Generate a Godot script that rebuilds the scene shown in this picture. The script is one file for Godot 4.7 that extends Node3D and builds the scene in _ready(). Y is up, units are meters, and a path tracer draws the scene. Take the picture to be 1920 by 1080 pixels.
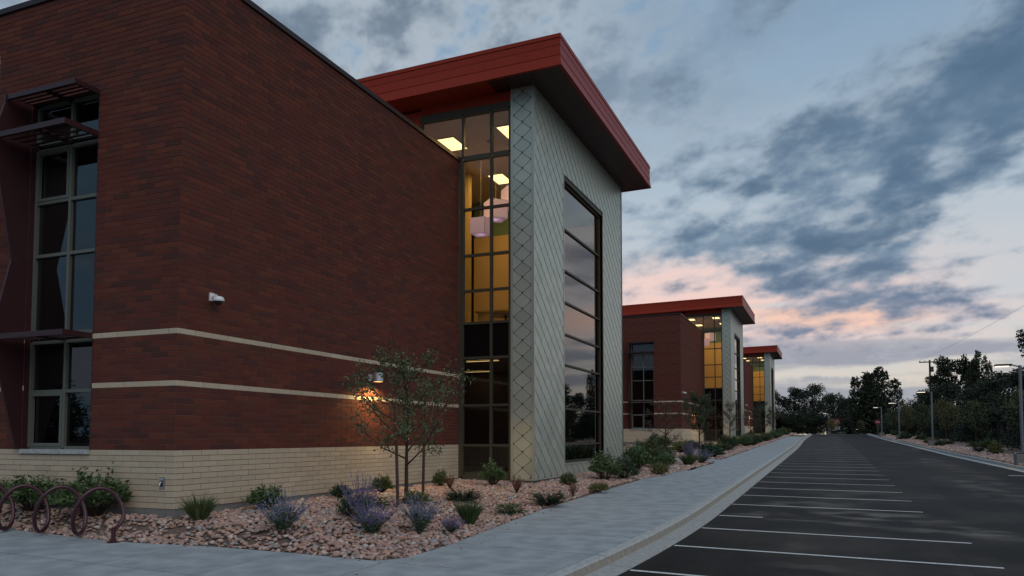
extends Node3D

# y up, metres; the street runs towards -Z, s below always means metres along the street (s = -z)
const COURSE := 0.101
const BRICK := 0.406
const WALL_X := -10.41
const WALL_S := 10.09
const FOOT := -1.243
const GLASS_S := 21.03
const TOWER_X := -7.97
const TOWER_END := 31.3

var rng := RandomNumberGenerator.new()
var M := {}
var shared := {}
var taken := {}

# ---------------------------------------------------------------- mesh building
class MB:
	var v := PackedVector3Array()
	var n := PackedVector3Array()
	var c := PackedColorArray()
	var i := PackedInt32Array()
	func tri(a: Vector3, b: Vector3, d: Vector3, col := Color.WHITE) -> void:
		var nn := (b - a).cross(d - a).normalized()
		var k := v.size()
		v.append(a); v.append(b); v.append(d)
		for q in 3:
			n.append(nn); c.append(col)
		i.append(k); i.append(k + 2); i.append(k + 1)
	func quad(a: Vector3, b: Vector3, d: Vector3, e: Vector3, col := Color.WHITE) -> void:
		var nn := (b - a).cross(d - a).normalized()
		var k := v.size()
		v.append(a); v.append(b); v.append(d); v.append(e)
		for q in 4:
			n.append(nn); c.append(col)
		for q in [0, 2, 1, 0, 3, 2]:
			i.append(k + q)
	func box(lo: Vector3, hi: Vector3, col := Color.WHITE) -> void:
		frame(Transform3D(Basis.IDENTITY, (lo + hi) * 0.5), (hi - lo).abs(), col)
	func frame(t: Transform3D, size: Vector3, col := Color.WHITE) -> void:
		var h := size * 0.5
		var p := []
		for k in 8:
			p.append(t * Vector3(h.x if k & 1 else -h.x, h.y if k & 2 else -h.y, h.z if k & 4 else -h.z))
		quad(p[4], p[5], p[7], p[6], col)
		quad(p[1], p[0], p[2], p[3], col)
		quad(p[5], p[1], p[3], p[7], col)
		quad(p[0], p[4], p[6], p[2], col)
		quad(p[6], p[7], p[3], p[2], col)
		quad(p[0], p[1], p[5], p[4], col)
	func chamfered(lo: Vector3, hi: Vector3, ch: float, col := Color.WHITE) -> void:
		# a box whose vertical and horizontal outer edges are bevelled
		var m := (lo + hi) * 0.5
		var h := (hi - lo).abs() * 0.5
		var ax := [Vector3.RIGHT, Vector3.UP, Vector3.BACK]
		var hh := [h.x, h.y, h.z]
		for a in 3:
			for sg in [-1.0, 1.0]:
				var b := (a + 1) % 3
				var d := (a + 2) % 3
				var o: Vector3 = m + ax[a] * hh[a] * sg
				var u: Vector3 = ax[b] * (hh[b] - ch)
				var w: Vector3 = ax[d] * (hh[d] - ch)
				if sg > 0: quad(o - u - w, o + u - w, o + u + w, o - u + w, col)
				else: quad(o - u - w, o - u + w, o + u + w, o + u - w, col)
		for a in 3:
			var b := (a + 1) % 3
			var d := (a + 2) % 3
			for sb in [-1.0, 1.0]:
				for sd in [-1.0, 1.0]:
					var l: Vector3 = ax[a] * (hh[a] - ch)
					var pb: Vector3 = m + ax[b] * hh[b] * sb + ax[d] * (hh[d] - ch) * sd
					var pd: Vector3 = m + ax[b] * (hh[b] - ch) * sb + ax[d] * hh[d] * sd
					var k := v.size()
					quad(pb - l, pb + l, pd + l, pd - l, col)
					if n[k].dot(ax[b] * sb + ax[d] * sd) < 0.0:
						for q in 4: n[k + q] = -n[k + q]
	func tube(pts: Array, radii: Array, sides := 8, col := Color.WHITE, cap := true) -> void:
		var side := Vector3.ZERO
		var k0 := v.size()
		for p in pts.size():
			var t: Vector3 = (pts[mini(p + 1, pts.size() - 1)] - pts[maxi(p - 1, 0)]).normalized()
			if side == Vector3.ZERO:
				side = t.cross(Vector3.UP if absf(t.y) < 0.9 else Vector3.RIGHT).normalized()
			side = (side - t * side.dot(t)).normalized()
			var up := t.cross(side)
			for k in sides:
				var a := TAU * k / sides
				var d := side * cos(a) + up * sin(a)
				v.append(pts[p] + d * radii[p]); n.append(d); c.append(col)
		for p in pts.size() - 1:
			for k in sides:
				var a := k0 + p * sides + k
				var b := k0 + p * sides + (k + 1) % sides
				for q in [a, a + sides, b, b, a + sides, b + sides]:
					i.append(q)
		if cap:
			for e in [0, pts.size() - 1]:
				var t: Vector3 = (pts[1] - pts[0]) if e == 0 else (pts[e] - pts[e - 1])
				var nn := t.normalized() * (-1.0 if e == 0 else 1.0)
				var o := v.size()
				for k in sides:
					v.append(v[k0 + e * sides + k]); n.append(nn); c.append(col)
				for k in range(1, sides - 1):
					i.append(o); i.append(o + k); i.append(o + k + 1)
	func lathe(at: Vector3, prof: Array, sides := 16, col := Color.WHITE) -> void:
		for p in prof.size() - 1:
			var a: Vector2 = prof[p]
			var b: Vector2 = prof[p + 1]
			var sl := Vector2(b.y - a.y, a.x - b.x).normalized()
			for k in sides:
				var q := TAU * k / sides
				var r := TAU * (k + 1) / sides
				var o := v.size()
				for e in [[a, q], [a, r], [b, r], [b, q]]:
					v.append(at + Vector3(e[0].x * cos(e[1]), e[0].y, e[0].x * sin(e[1])))
					n.append(Vector3(sl.x * cos(e[1]), sl.y, sl.x * sin(e[1]))); c.append(col)
				for e in [0, 1, 2, 0, 2, 3]: i.append(o + e)
	func prism(poly: PackedVector2Array, o: Vector3, ux: Vector3, uy: Vector3, depth: Vector3, col := Color.WHITE) -> void:
		# a flat outline in the axes ux, uy, given thickness along depth
		var idx := Geometry2D.triangulate_polygon(poly)
		var flip := ux.cross(uy).dot(depth) < 0.0
		for face in 2:
			var off := depth if face else Vector3.ZERO
			for t in range(0, idx.size(), 3):
				var a: Vector3 = o + ux * poly[idx[t]].x + uy * poly[idx[t]].y + off
				var b: Vector3 = o + ux * poly[idx[t + 1]].x + uy * poly[idx[t + 1]].y + off
				var d: Vector3 = o + ux * poly[idx[t + 2]].x + uy * poly[idx[t + 2]].y + off
				var want := depth if face else -depth
				if (b - a).cross(d - a).dot(want) < 0.0: tri(a, d, b, col)
				else: tri(a, b, d, col)
		var m := poly.size()
		var ccw := not Geometry2D.is_polygon_clockwise(poly)
		for k in m:
			var a: Vector3 = o + ux * poly[k].x + uy * poly[k].y
			var b: Vector3 = o + ux * poly[(k + 1) % m].x + uy * poly[(k + 1) % m].y
			if ccw != flip: quad(a, b, b + depth, a + depth, col)
			else: quad(b, a, a + depth, b + depth, col)
	func mesh() -> ArrayMesh:
		var a := []
		a.resize(Mesh.ARRAY_MAX)
		a[Mesh.ARRAY_VERTEX] = v; a[Mesh.ARRAY_NORMAL] = n; a[Mesh.ARRAY_COLOR] = c; a[Mesh.ARRAY_INDEX] = i
		var m := ArrayMesh.new()
		m.add_surface_from_arrays(Mesh.PRIMITIVE_TRIANGLES, a)
		return m

# ---------------------------------------------------------------- scene tree helpers
func numbered(called: String) -> String:
	var k: int = taken.get(called, 0)
	taken[called] = k + 1
	return called if k == 0 else "%s_%03d" % [called, k]

func tag(o: Node, label: String, category := "", group := "", kind := "") -> Node:
	if label: o.set_meta("label", label)
	if category: o.set_meta("category", category)
	if group: o.set_meta("group", group)
	if kind: o.set_meta("kind", kind)
	return o

func thing(called: String, at: Vector3, label: String, category: String, group := "") -> Node3D:
	var o := Node3D.new()
	o.name = numbered(called)
	o.position = at
	add_child(o, true)
	tag(o, label, category, group)
	return o

# one named mesh; under a thing the shape is given in the thing's own axes
func put(called: String, m: Mesh, mt: Material, parent: Node = self, at := Vector3.ZERO) -> MeshInstance3D:
	var o := MeshInstance3D.new()
	o.name = numbered(called) if parent == self else called
	o.mesh = m
	o.material_override = mt
	o.position = at
	parent.add_child(o, true)
	return o

func structure(called: String, m: Mesh, mt: Material) -> MeshInstance3D:
	return tag(put(called, m, mt), "", "", "", "structure")

func many(called: String, m: Mesh, mt: Material, xf: Array, cols: Array, parent: Node, at := Vector3.ZERO) -> MultiMeshInstance3D:
	var mm := MultiMesh.new()
	mm.transform_format = MultiMesh.TRANSFORM_3D
	mm.use_colors = not cols.is_empty()
	mm.mesh = m
	mm.instance_count = xf.size()
	for k in xf.size():
		mm.set_instance_transform(k, xf[k])
		if cols: mm.set_instance_color(k, cols[k])
	var o := MultiMeshInstance3D.new()
	o.name = numbered(called) if parent == self else called
	o.multimesh = mm
	o.material_override = mt
	o.position = at
	o.set_meta("kind", "stuff")
	parent.add_child(o, true)
	return o

func lin(r: float, g: float, b: float) -> Color:
	return Color(r, g, b).linear_to_srgb()

func noise_tex(seed_: int, freq: float, lo: float, hi: float, size := 512, oct := 5, kind := FastNoiseLite.TYPE_SIMPLEX_SMOOTH) -> ImageTexture:
	# a seamless grey texture between two linear values
	var f := FastNoiseLite.new()
	f.seed = seed_; f.frequency = freq; f.noise_type = kind; f.fractal_octaves = oct
	var im := f.get_seamless_image(size, size)
	im.convert(Image.FORMAT_L8)
	var d := im.get_data()
	var a := lin(lo, lo, lo).r * 255.0
	var b := lin(hi, hi, hi).r * 255.0
	for k in d.size():
		d[k] = int(lerpf(a, b, d[k] / 255.0))
	return ImageTexture.create_from_image(Image.create_from_data(size, size, false, Image.FORMAT_L8, d))

func mat(called: String, col: Color, rough := 0.8, metal := 0.0, tex: Texture2D = null, scale := 1.0, bump: Texture2D = null, depth := 1.0) -> StandardMaterial3D:
	var m := StandardMaterial3D.new()
	m.resource_name = called
	m.albedo_color = col
	m.roughness = rough
	m.metallic = metal
	m.vertex_color_use_as_albedo = true
	if tex:
		m.albedo_texture = tex
	if bump:
		m.heightmap_enabled = true
		m.heightmap_texture = bump
		m.heightmap_scale = depth
	if tex or bump:
		m.uv1_triplanar = true
		m.uv1_world_triplanar = true
		m.uv1_scale = Vector3.ONE * scale
	M[called] = m
	return m

func base(s: float) -> float:
	return -2.1 + 0.018 * minf(s, 140.0)

const KERB_R := [[-30.0, 10.0], [0.0, 8.6], [20.0, 7.85], [36.8, 7.17], [52.9, 6.53], [96.7, 5.66], [140.0, 5.3], [600.0, 5.3]]
func kerb_r(s: float) -> float:
	for k in KERB_R.size() - 1:
		if s <= KERB_R[k + 1][0]:
			return lerpf(KERB_R[k][1], KERB_R[k + 1][1], clampf((s - KERB_R[k][0]) / (KERB_R[k + 1][0] - KERB_R[k][0]), 0.0, 1.0))
	return 5.3

# the asphalt's left edge: a gentle bend near the camera
func gutter(s: float) -> float:
	return -2.4 - 0.0055 * pow(clampf(18.5 - s, 0.0, 11.0), 2.0) - 0.12 * maxf(0.0, 7.5 - s) - 0.4 * smoothstep(60.0, 100.0, s)

func kerb_face(s: float) -> float:
	return gutter(s) - 0.38

func gy(x: float, s: float) -> float:
	var b := base(s)
	if x < -2.85:
		# the rock bed is heaped a little against the building
		var heap := 0.20 * smoothstep(-5.9, -8.8, x) * smoothstep(9.25, 9.85, s) * (1.0 - smoothstep(36.0, 38.0, s)) * (1.0 - 0.45 * smoothstep(13.0, 20.0, s))
		return b + 0.15 + 0.022 * (-2.85 - x) + heap
	var k := kerb_r(s) + 0.45
	if x > k: return b + 0.15 + 0.03 * minf(x - k, 12.0)
	return b

func on(x: float, s: float, up := 0.0) -> Vector3:
	return Vector3(x, gy(x, s) + up, -s)

# ---------------------------------------------------------------- the sky
var n_big := FastNoiseLite.new()
var n_fine := FastNoiseLite.new()
var n_wisp := FastNoiseLite.new()

func bump2(az: float, el: float, a0: float, e0: float, wa: float, we: float, turn := 0.0) -> float:
	var x := az - a0
	var y := el - e0
	var t := deg_to_rad(turn)
	var u := (x * cos(t) + y * sin(t)) / wa
	var w := (-x * sin(t) + y * cos(t)) / we
	var d := u * u + w * w
	return exp(-d) if d < 8.0 else 0.0

# colour of the air and clouds in one direction; az in degrees right of the street, el above the horizon
func sky_at(az: float, el: float) -> Color:
	var e := clampf(el, 0.0, 90.0)
	# clear air
	var col := Color(0.87, 0.82, 0.755)
	col = col.lerp(Color(0.80, 0.815, 0.83), smoothstep(1.0, 9.0, e))
	col = col.lerp(Color(0.69, 0.755, 0.81), smoothstep(7.0, 19.0, e))
	col = col.lerp(Color(0.52, 0.63, 0.735), smoothstep(15.0, 30.0, e))
	col = col.lerp(Color(0.47, 0.60, 0.73), smoothstep(30.0, 65.0, e))
	# the side away from the sunset is bluer and darker
	var away := smoothstep(40.0, 120.0, absf(az))
	col = col.lerp(Color(0.36, 0.52, 0.635).lerp(Color(0.40, 0.55, 0.68), smoothstep(5.0, 50.0, e)), 0.8 * away)
	var r := deg_to_rad(az)
	var sy := sin(deg_to_rad(e)) + 0.055
	var sd := sin(deg_to_rad(e)) + 0.19
	var px := sin(r) * cos(deg_to_rad(e)) / sy
	var pz := cos(r) * cos(deg_to_rad(e)) / sy
	# thin, high cloud lit by the sun below the horizon
	var w := n_wisp.get_noise_2d(px * 26.0 + 40.0, pz * 60.0) * 0.5 + 0.5
	var glow := clampf(1.1 * bump2(az, el, -9.0, 10.0, 13.0, 3.2, 4.0) + 0.95 * bump2(az, el, -1.0, 8.6, 10.0, 2.0, -4.0) + 0.8 * bump2(az, el, 17.5, 8.6, 3.0, 1.5) + 0.35 * bump2(az, el, -17.0, 7.5, 7.0, 3.0), 0.0, 1.0)
	var pink := smoothstep(0.24, 0.58, w + 0.22 * glow) * minf(1.0, glow * 1.15)
	col = col.lerp(Color(0.95, 0.82, 0.79).lerp(Color(0.99, 0.80, 0.71), smoothstep(0.5, 1.0, bump2(az, el, 0.0, 8.2, 11.0, 1.7, -4.0) + 0.6 * bump2(az, el, 17.5, 8.5, 4.0, 1.6))), pink)
	var veil := smoothstep(0.45, 0.75, w) * smoothstep(9.0, 16.0, e) * (1.0 - smoothstep(18.0, 30.0, e))
	col = col.lerp(Color(0.80, 0.83, 0.85), veil * 0.30 * (1.0 - 0.7 * away))
	# the broken deck of grey cloud
	var qx := sin(r) * cos(deg_to_rad(e)) / sd
	var qz := cos(r) * cos(deg_to_rad(e)) / sd
	var qu := (qx - qz) * 0.7071
	var qv := (qx + qz) * 0.7071
	var d := n_big.get_noise_2d(qu * 78.0, qv * 125.0)
	var f := n_fine.get_noise_2d(qu * 210.0 + 7.0, qv * 260.0)
	var bias := -0.20
	bias += 0.62 * bump2(az, el, 6.5, 18.6, 15.0, 4.9, 36.0)
	bias += 0.30 * bump2(az, el, 9.5, 22.5, 5.0, 4.0, 30.0)
	bias += 0.50 * bump2(az, el, -4.6, 13.6, 4.6, 1.7, 8.0) + 0.44 * bump2(az, el, -9.5, 13.9, 2.6, 1.0, 4.0)
	bias += 0.36 * bump2(az, el, -4.0, 17.5, 6.0, 2.8, 14.0) + 0.22 * bump2(az, el, 3.0, 14.0, 5.0, 2.4, 20.0)
	bias += 0.46 * bump2(az, el, 9.8, 8.2, 3.4, 1.5, -6.0) + 0.40 * bump2(az, el, 4.5, 8.7, 1.7, 0.8) + 0.36 * bump2(az, el, 3.0, 11.3, 2.6, 0.9, 10.0)
	bias += 0.55 * bump2(az, el, 17.0, 6.0, 5.0, 1.3, 4.0) + 0.50 * bump2(az, el, 17.0, 12.5, 5.0, 2.2, 10.0)
	bias += 0.34 * bump2(az, el, -34.0, 29.0, 13.0, 6.5) + 0.22 * bump2(az, el, -22.0, 30.0, 9.0, 7.0)
	bias -= 0.12 * bump2(az, el, -1.0, 24.0, 7.0, 3.5)
	bias += 0.06 * smoothstep(38.0, 60.0, absf(az))
	# low layers, seen edge on
	var low := 1.0 - smoothstep(5.6, 7.6, el + 0.5 * f)
	var lay := n_wisp.get_noise_2d(az * 2.3, el * 27.0 + n_big.get_noise_2d(az * 1.6, el * 5.0) * 22.0)
	var strata := smoothstep(-0.16, 0.26, lay + 0.38 * exp(-pow((el - 5.7) / 0.75, 2.0)) + 0.28 * exp(-pow((el - 4.3) / 0.5, 2.0)) - 0.12 * smoothstep(2.0, 0.0, el)) * low
	col = col.lerp(Color(0.575, 0.595, 0.655).lerp(Color(0.63, 0.64, 0.68), smoothstep(3.0, 1.0, el)), strata * 0.80)
	var dens := d * 0.66 + f * 0.48 + bias * 0.98 + 0.02
	var cover := smoothstep(-0.20, 0.36, dens) * smoothstep(5.6, 7.6, el + 1.2 * f)
	var thick := smoothstep(0.0, 0.75, dens + 0.3 * f)
	var cc := Color(0.585, 0.65, 0.715).lerp(Color(0.355, 0.455, 0.555), thick)
	var mott := n_fine.get_noise_2d(qu * 120.0 - 31.0, qv * 150.0 + 9.0)
	cc = cc.lerp(Color(0.52, 0.60, 0.68), clampf(0.5 * smoothstep(0.0, 0.5, mott), 0.0, 0.5)).lerp(Color(0.28, 0.375, 0.48), clampf(0.45 * smoothstep(0.0, -0.45, mott), 0.0, 0.45))
	var left := smoothstep(9.0, -24.0, az) * smoothstep(15.0, 25.0, e) * (1.0 - 0.6 * away)
	var soft := smoothstep(-0.30, 0.42, d * 0.9 + f * 0.85 + mott * 0.5)
	cover = maxf(cover, 0.88 * left * smoothstep(-0.35, 0.05, d * 0.9 + f * 0.85 + 0.25 * left))
	cc = cc.lerp(Color(0.70, 0.735, 0.77).lerp(Color(0.45, 0.51, 0.575), soft), left)
	cc = cc.lerp(Color(0.60, 0.60, 0.67).lerp(Color(0.40, 0.46, 0.56), thick), 0.7 * (1.0 - smoothstep(7.0, 13.0, e)))
	# bright, ragged rims
	var rim := exp(-pow((dens + 0.10) / 0.07, 2.0)) * (1.0 - 0.6 * away)
	col = col.lerp(Color(0.80, 0.82, 0.84), rim * 0.20 * (1.0 - smoothstep(20.0, 26.0, e)))
	col = col.lerp(cc, cover * 0.94)
	return col

func make_sky() -> ImageTexture:
	n_big.seed = 11; n_big.frequency = 0.011; n_big.fractal_octaves = 6; n_big.fractal_gain = 0.55
	n_big.domain_warp_enabled = true; n_big.domain_warp_amplitude = 26.0; n_big.domain_warp_frequency = 0.012
	n_fine.seed = 5; n_fine.frequency = 0.020; n_fine.fractal_octaves = 6; n_fine.fractal_gain = 0.6
	n_wisp.seed = 23; n_wisp.frequency = 0.017; n_wisp.fractal_octaves = 5; n_wisp.domain_warp_enabled = true
	n_wisp.domain_warp_amplitude = 12.0; n_wisp.domain_warp_frequency = 0.02
	var small := Image.create(720, 360, false, Image.FORMAT_RGB8)
	for y in 180:
		for x in 720:
			small.set_pixel(x, y, sky_at((x + 0.5) / 2.0 - 180.0, 90.0 - (y + 0.5) / 2.0))
	for y in range(180, 360):
		for x in 720:
			small.set_pixel(x, y, Color(0.22, 0.22, 0.22))
	var im := small
	im.resize(4096, 2048, Image.INTERPOLATE_CUBIC)
	# the stretch of sky over the street in full detail
	var x0 := 2048 - 680
	var x1 := 2048 + 300
	for y in range(640, 1026):
		for x in range(x0, x1):
			var c := sky_at((x + 0.5) / 4096.0 * 360.0 - 180.0, 90.0 - (y + 0.5) / 2048.0 * 180.0)
			var k := minf(smoothstep(0.0, 40.0, x - x0), smoothstep(0.0, 40.0, x1 - x)) * smoothstep(640.0, 680.0, y)
			im.set_pixel(x, y, im.get_pixel(x, y).lerp(c, k))
	# Godot's panoramas start at -Z
	var out := Image.create(4096, 2048, false, Image.FORMAT_RGB8)
	out.blit_rect(im, Rect2i(2048, 0, 2048, 2048), Vector2i(0, 0))
	out.blit_rect(im, Rect2i(0, 0, 2048, 2048), Vector2i(2048, 0))
	return ImageTexture.create_from_image(out)

# ---------------------------------------------------------------- materials
func make_materials() -> void:
	var grain := noise_tex(1, 0.06, 0.72, 1.0)
	var coarse := noise_tex(2, 0.012, 0.70, 1.0)
	var bump := noise_tex(3, 0.08, 0.0, 1.0)
	var brick_face := noise_tex(4, 0.05, 0.62, 1.0, 512, 6)
	var metal_tone := noise_tex(16, 0.01, 0.90, 1.0)
	shared.grain = grain; shared.coarse = coarse; shared.bump = bump
	mat("brick", Color.WHITE, 0.82, 0.0, brick_face, 3.1, bump, 0.12)
	var k := 0
	for t in RED:
		mat("red_brick_%d" % k, t.linear_to_srgb(), 0.82, 0.0, brick_face, 3.1, bump, 0.12); k += 1
	k = 0
	for t in CREAM:
		mat("cream_brick_%d" % k, t.linear_to_srgb(), 0.85, 0.0, brick_face, 3.1, bump, 0.12); k += 1
	mat("mortar", lin(0.26, 0.155, 0.128), 0.95, 0.0, grain, 4.0)
	mat("cream_mortar", lin(0.20, 0.165, 0.125), 0.95, 0.0, grain, 4.0)
	mat("far_red", lin(0.80, 0.82, 0.84), 0.85, 0.0, brick_tex(RED, Color(0.10, 0.042, 0.033)), 1.0 / 0.808)
	mat("far_cream", Color.WHITE, 0.85, 0.0, brick_tex(CREAM, Color(0.22, 0.19, 0.16)), 1.0 / 0.808)
	for q in M: M[q].metallic_specular = 0.2
	mat("concrete", lin(0.365, 0.40, 0.42), 0.78, 0.0, noise_tex(6, 0.008, 0.60, 1.0, 1024, 7), 0.21, bump, 0.10)
	mat("kerb_concrete", lin(0.46, 0.47, 0.46), 0.85, 0.0, noise_tex(7, 0.02, 0.62, 1.0, 512, 6), 0.7, bump, 0.15)
	mat("foundation", lin(0.24, 0.23, 0.215), 0.9, 0.0, coarse, 0.5)
	mat("joint", lin(0.10, 0.095, 0.09), 0.95)
	mat("soil", lin(0.16, 0.11, 0.085), 0.95, 0.0, coarse, 0.6)
	mat("dry_ground", lin(0.09, 0.085, 0.05), 0.95, 0.0, coarse, 0.08)
	mat("paint", lin(0.80, 0.80, 0.78), 0.7, 0.0, noise_tex(8, 0.05, 0.45, 1.0), 0.9)
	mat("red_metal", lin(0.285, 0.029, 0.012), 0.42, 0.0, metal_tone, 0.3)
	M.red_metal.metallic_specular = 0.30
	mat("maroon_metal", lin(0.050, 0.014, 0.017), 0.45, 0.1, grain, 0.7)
	mat("rack_paint", lin(0.050, 0.008, 0.016), 0.32, 0.1)
	M.rack_paint.clearcoat_enabled = true; M.rack_paint.clearcoat = 0.2; M.rack_paint.clearcoat_roughness = 0.25
	mat("coping", lin(0.030, 0.014, 0.013), 0.5, 0.3)
	mat("scale_metal", lin(0.47, 0.485, 0.41), 0.42, 0.40, metal_tone, 0.35)
	for q in 4:
		var g: float = [0.92, 1.0, 1.06, 0.97][q]
		mat("scale_metal_%d" % q, lin(0.47 * g, 0.485 * g, 0.41 * g), 0.38 + 0.03 * q, 0.40, metal_tone, 0.35)
	mat("trim_metal", lin(0.45, 0.46, 0.39), 0.42, 0.5, metal_tone, 0.6)
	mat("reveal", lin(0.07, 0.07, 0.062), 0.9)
	mat("frame_metal", lin(0.068, 0.060, 0.045), 0.55, 0.1)
	M.frame_metal.metallic_specular = 0.25
	mat("window_frame", lin(0.135, 0.14, 0.12), 0.5, 0.2)
	mat("silver", lin(0.55, 0.56, 0.57), 0.35, 0.7)
	mat("galvanised", lin(0.22, 0.24, 0.27), 0.5, 0.5, coarse, 0.7)
	mat("white_plastic", lin(0.70, 0.70, 0.70), 0.35)
	mat("black", lin(0.012, 0.012, 0.013), 0.35)
	mat("spandrel", lin(0.004, 0.004, 0.005), 0.12)
	mat("yellow_wall", lin(0.64, 0.46, 0.19), 0.8)
	mat("olive_wall", lin(0.40, 0.29, 0.08), 0.8)
	mat("green_wall", lin(0.14, 0.24, 0.12), 0.8)
	mat("ceiling_tile", lin(0.66, 0.58, 0.46), 0.9, 0.0, grain, 1.5)
	mat("room_floor", lin(0.42, 0.35, 0.26), 0.6)
	mat("dim_wall", lin(0.05, 0.042, 0.036), 0.8)
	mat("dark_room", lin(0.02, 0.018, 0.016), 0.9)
	mat("dark_wood", lin(0.045, 0.022, 0.014), 0.5)
	mat("lilac_shade", lin(0.72, 0.60, 0.70), 0.6)
	M.lilac_shade.emission_enabled = true; M.lilac_shade.emission = Color(0.80, 0.70, 0.86); M.lilac_shade.emission_energy_multiplier = 0.12
	mat("roof_membrane", lin(0.30, 0.30, 0.29), 0.9)
	mat("bark", lin(0.060, 0.035, 0.024), 0.9, 0.0, grain, 3.0)
	mat("stake_wood", lin(0.085, 0.045, 0.028), 0.85, 0.0, grain, 3.0)
	mat("dark_bark", lin(0.03, 0.024, 0.018), 0.9)
	mat("rock", Color.WHITE, 0.86, 0.0, noise_tex(12, 0.03, 0.60, 1.0, 512, 5), 4.0, bump, 0.25)
	for q in ROCK.size():
		mat("rock_%d" % q, ROCK[q].linear_to_srgb(), 0.86, 0.0, M.rock.albedo_texture, 4.0, bump, 0.25)
	mat("leaf", Color.WHITE, 0.6)
	M.leaf.backlight_enabled = true; M.leaf.backlight = Color(0.35, 0.35, 0.35)
	mat("far_leaf", Color.WHITE, 0.75)
	mat("flower", Color.WHITE, 0.7)
	mat("steel_dark", lin(0.015, 0.016, 0.018), 0.5, 0.3)
	mat("pole_wood", lin(0.05, 0.035, 0.025), 0.9)
	mat("house_wall", lin(0.26, 0.24, 0.22), 0.9)
	mat("house_roof", lin(0.17, 0.07, 0.055), 0.9)
	mat("grey_roof", lin(0.28, 0.28, 0.28), 0.9)
	mat("sign_red", lin(0.22, 0.014, 0.018), 0.4)
	var g := mat("glass", Color(0.03, 0.04, 0.045, 0.10), 0.02)
	g.transparency = BaseMaterial3D.TRANSPARENCY_ALPHA
	g.vertex_color_use_as_albedo = false
	g.metallic_specular = 0.62
	var gd := mat("dark_glass", Color(0.006, 0.009, 0.011, 0.82), 0.02)
	gd.transparency = BaseMaterial3D.TRANSPARENCY_ALPHA
	gd.vertex_color_use_as_albedo = false
	gd.metallic_specular = 0.68
	var gt := mat("tinted_glass", Color(0.010, 0.014, 0.018, 0.86), 0.02)
	gt.transparency = BaseMaterial3D.TRANSPARENCY_ALPHA
	gt.vertex_color_use_as_albedo = false
	gt.metallic_specular = 0.75
	var lamp := mat("ceiling_glow", Color(1.0, 0.95, 0.8), 0.6)
	lamp.emission_enabled = true; lamp.emission = Color(1.0, 0.86, 0.58); lamp.emission_energy_multiplier = 2.2
	var wl := mat("lamp_glow", Color(1.0, 0.9, 0.7), 0.6)
	wl.emission_enabled = true; wl.emission = Color(1.0, 0.74, 0.40); wl.emission_energy_multiplier = 3.0
	var sl := mat("street_glow", Color(1.0, 0.98, 0.95), 0.6)
	sl.emission_enabled = true; sl.emission = Color(1.0, 0.93, 0.84); sl.emission_energy_multiplier = 1.6
	# asphalt: fine aggregate, seams, tyre dust; one texture laid over the lot in metres
	mat("asphalt", Color.WHITE, 0.66, 0.0, asphalt_tex(), 1.0 / 24.0, bump, 0.5)
	M.asphalt.metallic_specular = 0.20
	M.asphalt.uv1_offset = Vector3(0.5, 0.0, 0.0)
	M.asphalt.roughness_texture = noise_tex(14, 0.01, 0.75, 1.0)

const RED := [Color(0.148, 0.048, 0.036), Color(0.136, 0.044, 0.034), Color(0.158, 0.050, 0.036), Color(0.126, 0.043, 0.036), Color(0.142, 0.046, 0.037), Color(0.116, 0.045, 0.037), Color(0.170, 0.055, 0.037), Color(0.102, 0.042, 0.036), Color(0.131, 0.051, 0.036), Color(0.151, 0.047, 0.035)]
const CREAM := [Color(0.60, 0.49, 0.36), Color(0.63, 0.52, 0.385), Color(0.57, 0.465, 0.345), Color(0.61, 0.50, 0.37)]
const ROCK := [Color(0.520, 0.332, 0.267), Color(0.442, 0.267, 0.215), Color(0.598, 0.429, 0.358), Color(0.390, 0.305, 0.286), Color(0.572, 0.351, 0.260), Color(0.676, 0.559, 0.494), Color(0.351, 0.351, 0.358), Color(0.481, 0.305, 0.254)]

func brick_tex(tones: Array, joint: Color) -> ImageTexture:
	# eight courses of running bond for buildings too far off to tell their bricks apart
	var im := Image.create(512, 512, false, Image.FORMAT_RGB8)
	im.fill(joint.linear_to_srgb())
	rng.seed = 77
	for row in 8:
		for k in range(-1, 2):
			var x := k * 256 + (128 if row % 2 else 0)
			var c: Color = tones[rng.randi() % tones.size()]
			im.fill_rect(Rect2i(x + 4, row * 64 + 4, 248, 57), c.linear_to_srgb())
			if x + 256 > 512: im.fill_rect(Rect2i(0, row * 64 + 4, x + 252 - 512, 57), c.linear_to_srgb())
	return ImageTexture.create_from_image(im)

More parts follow.
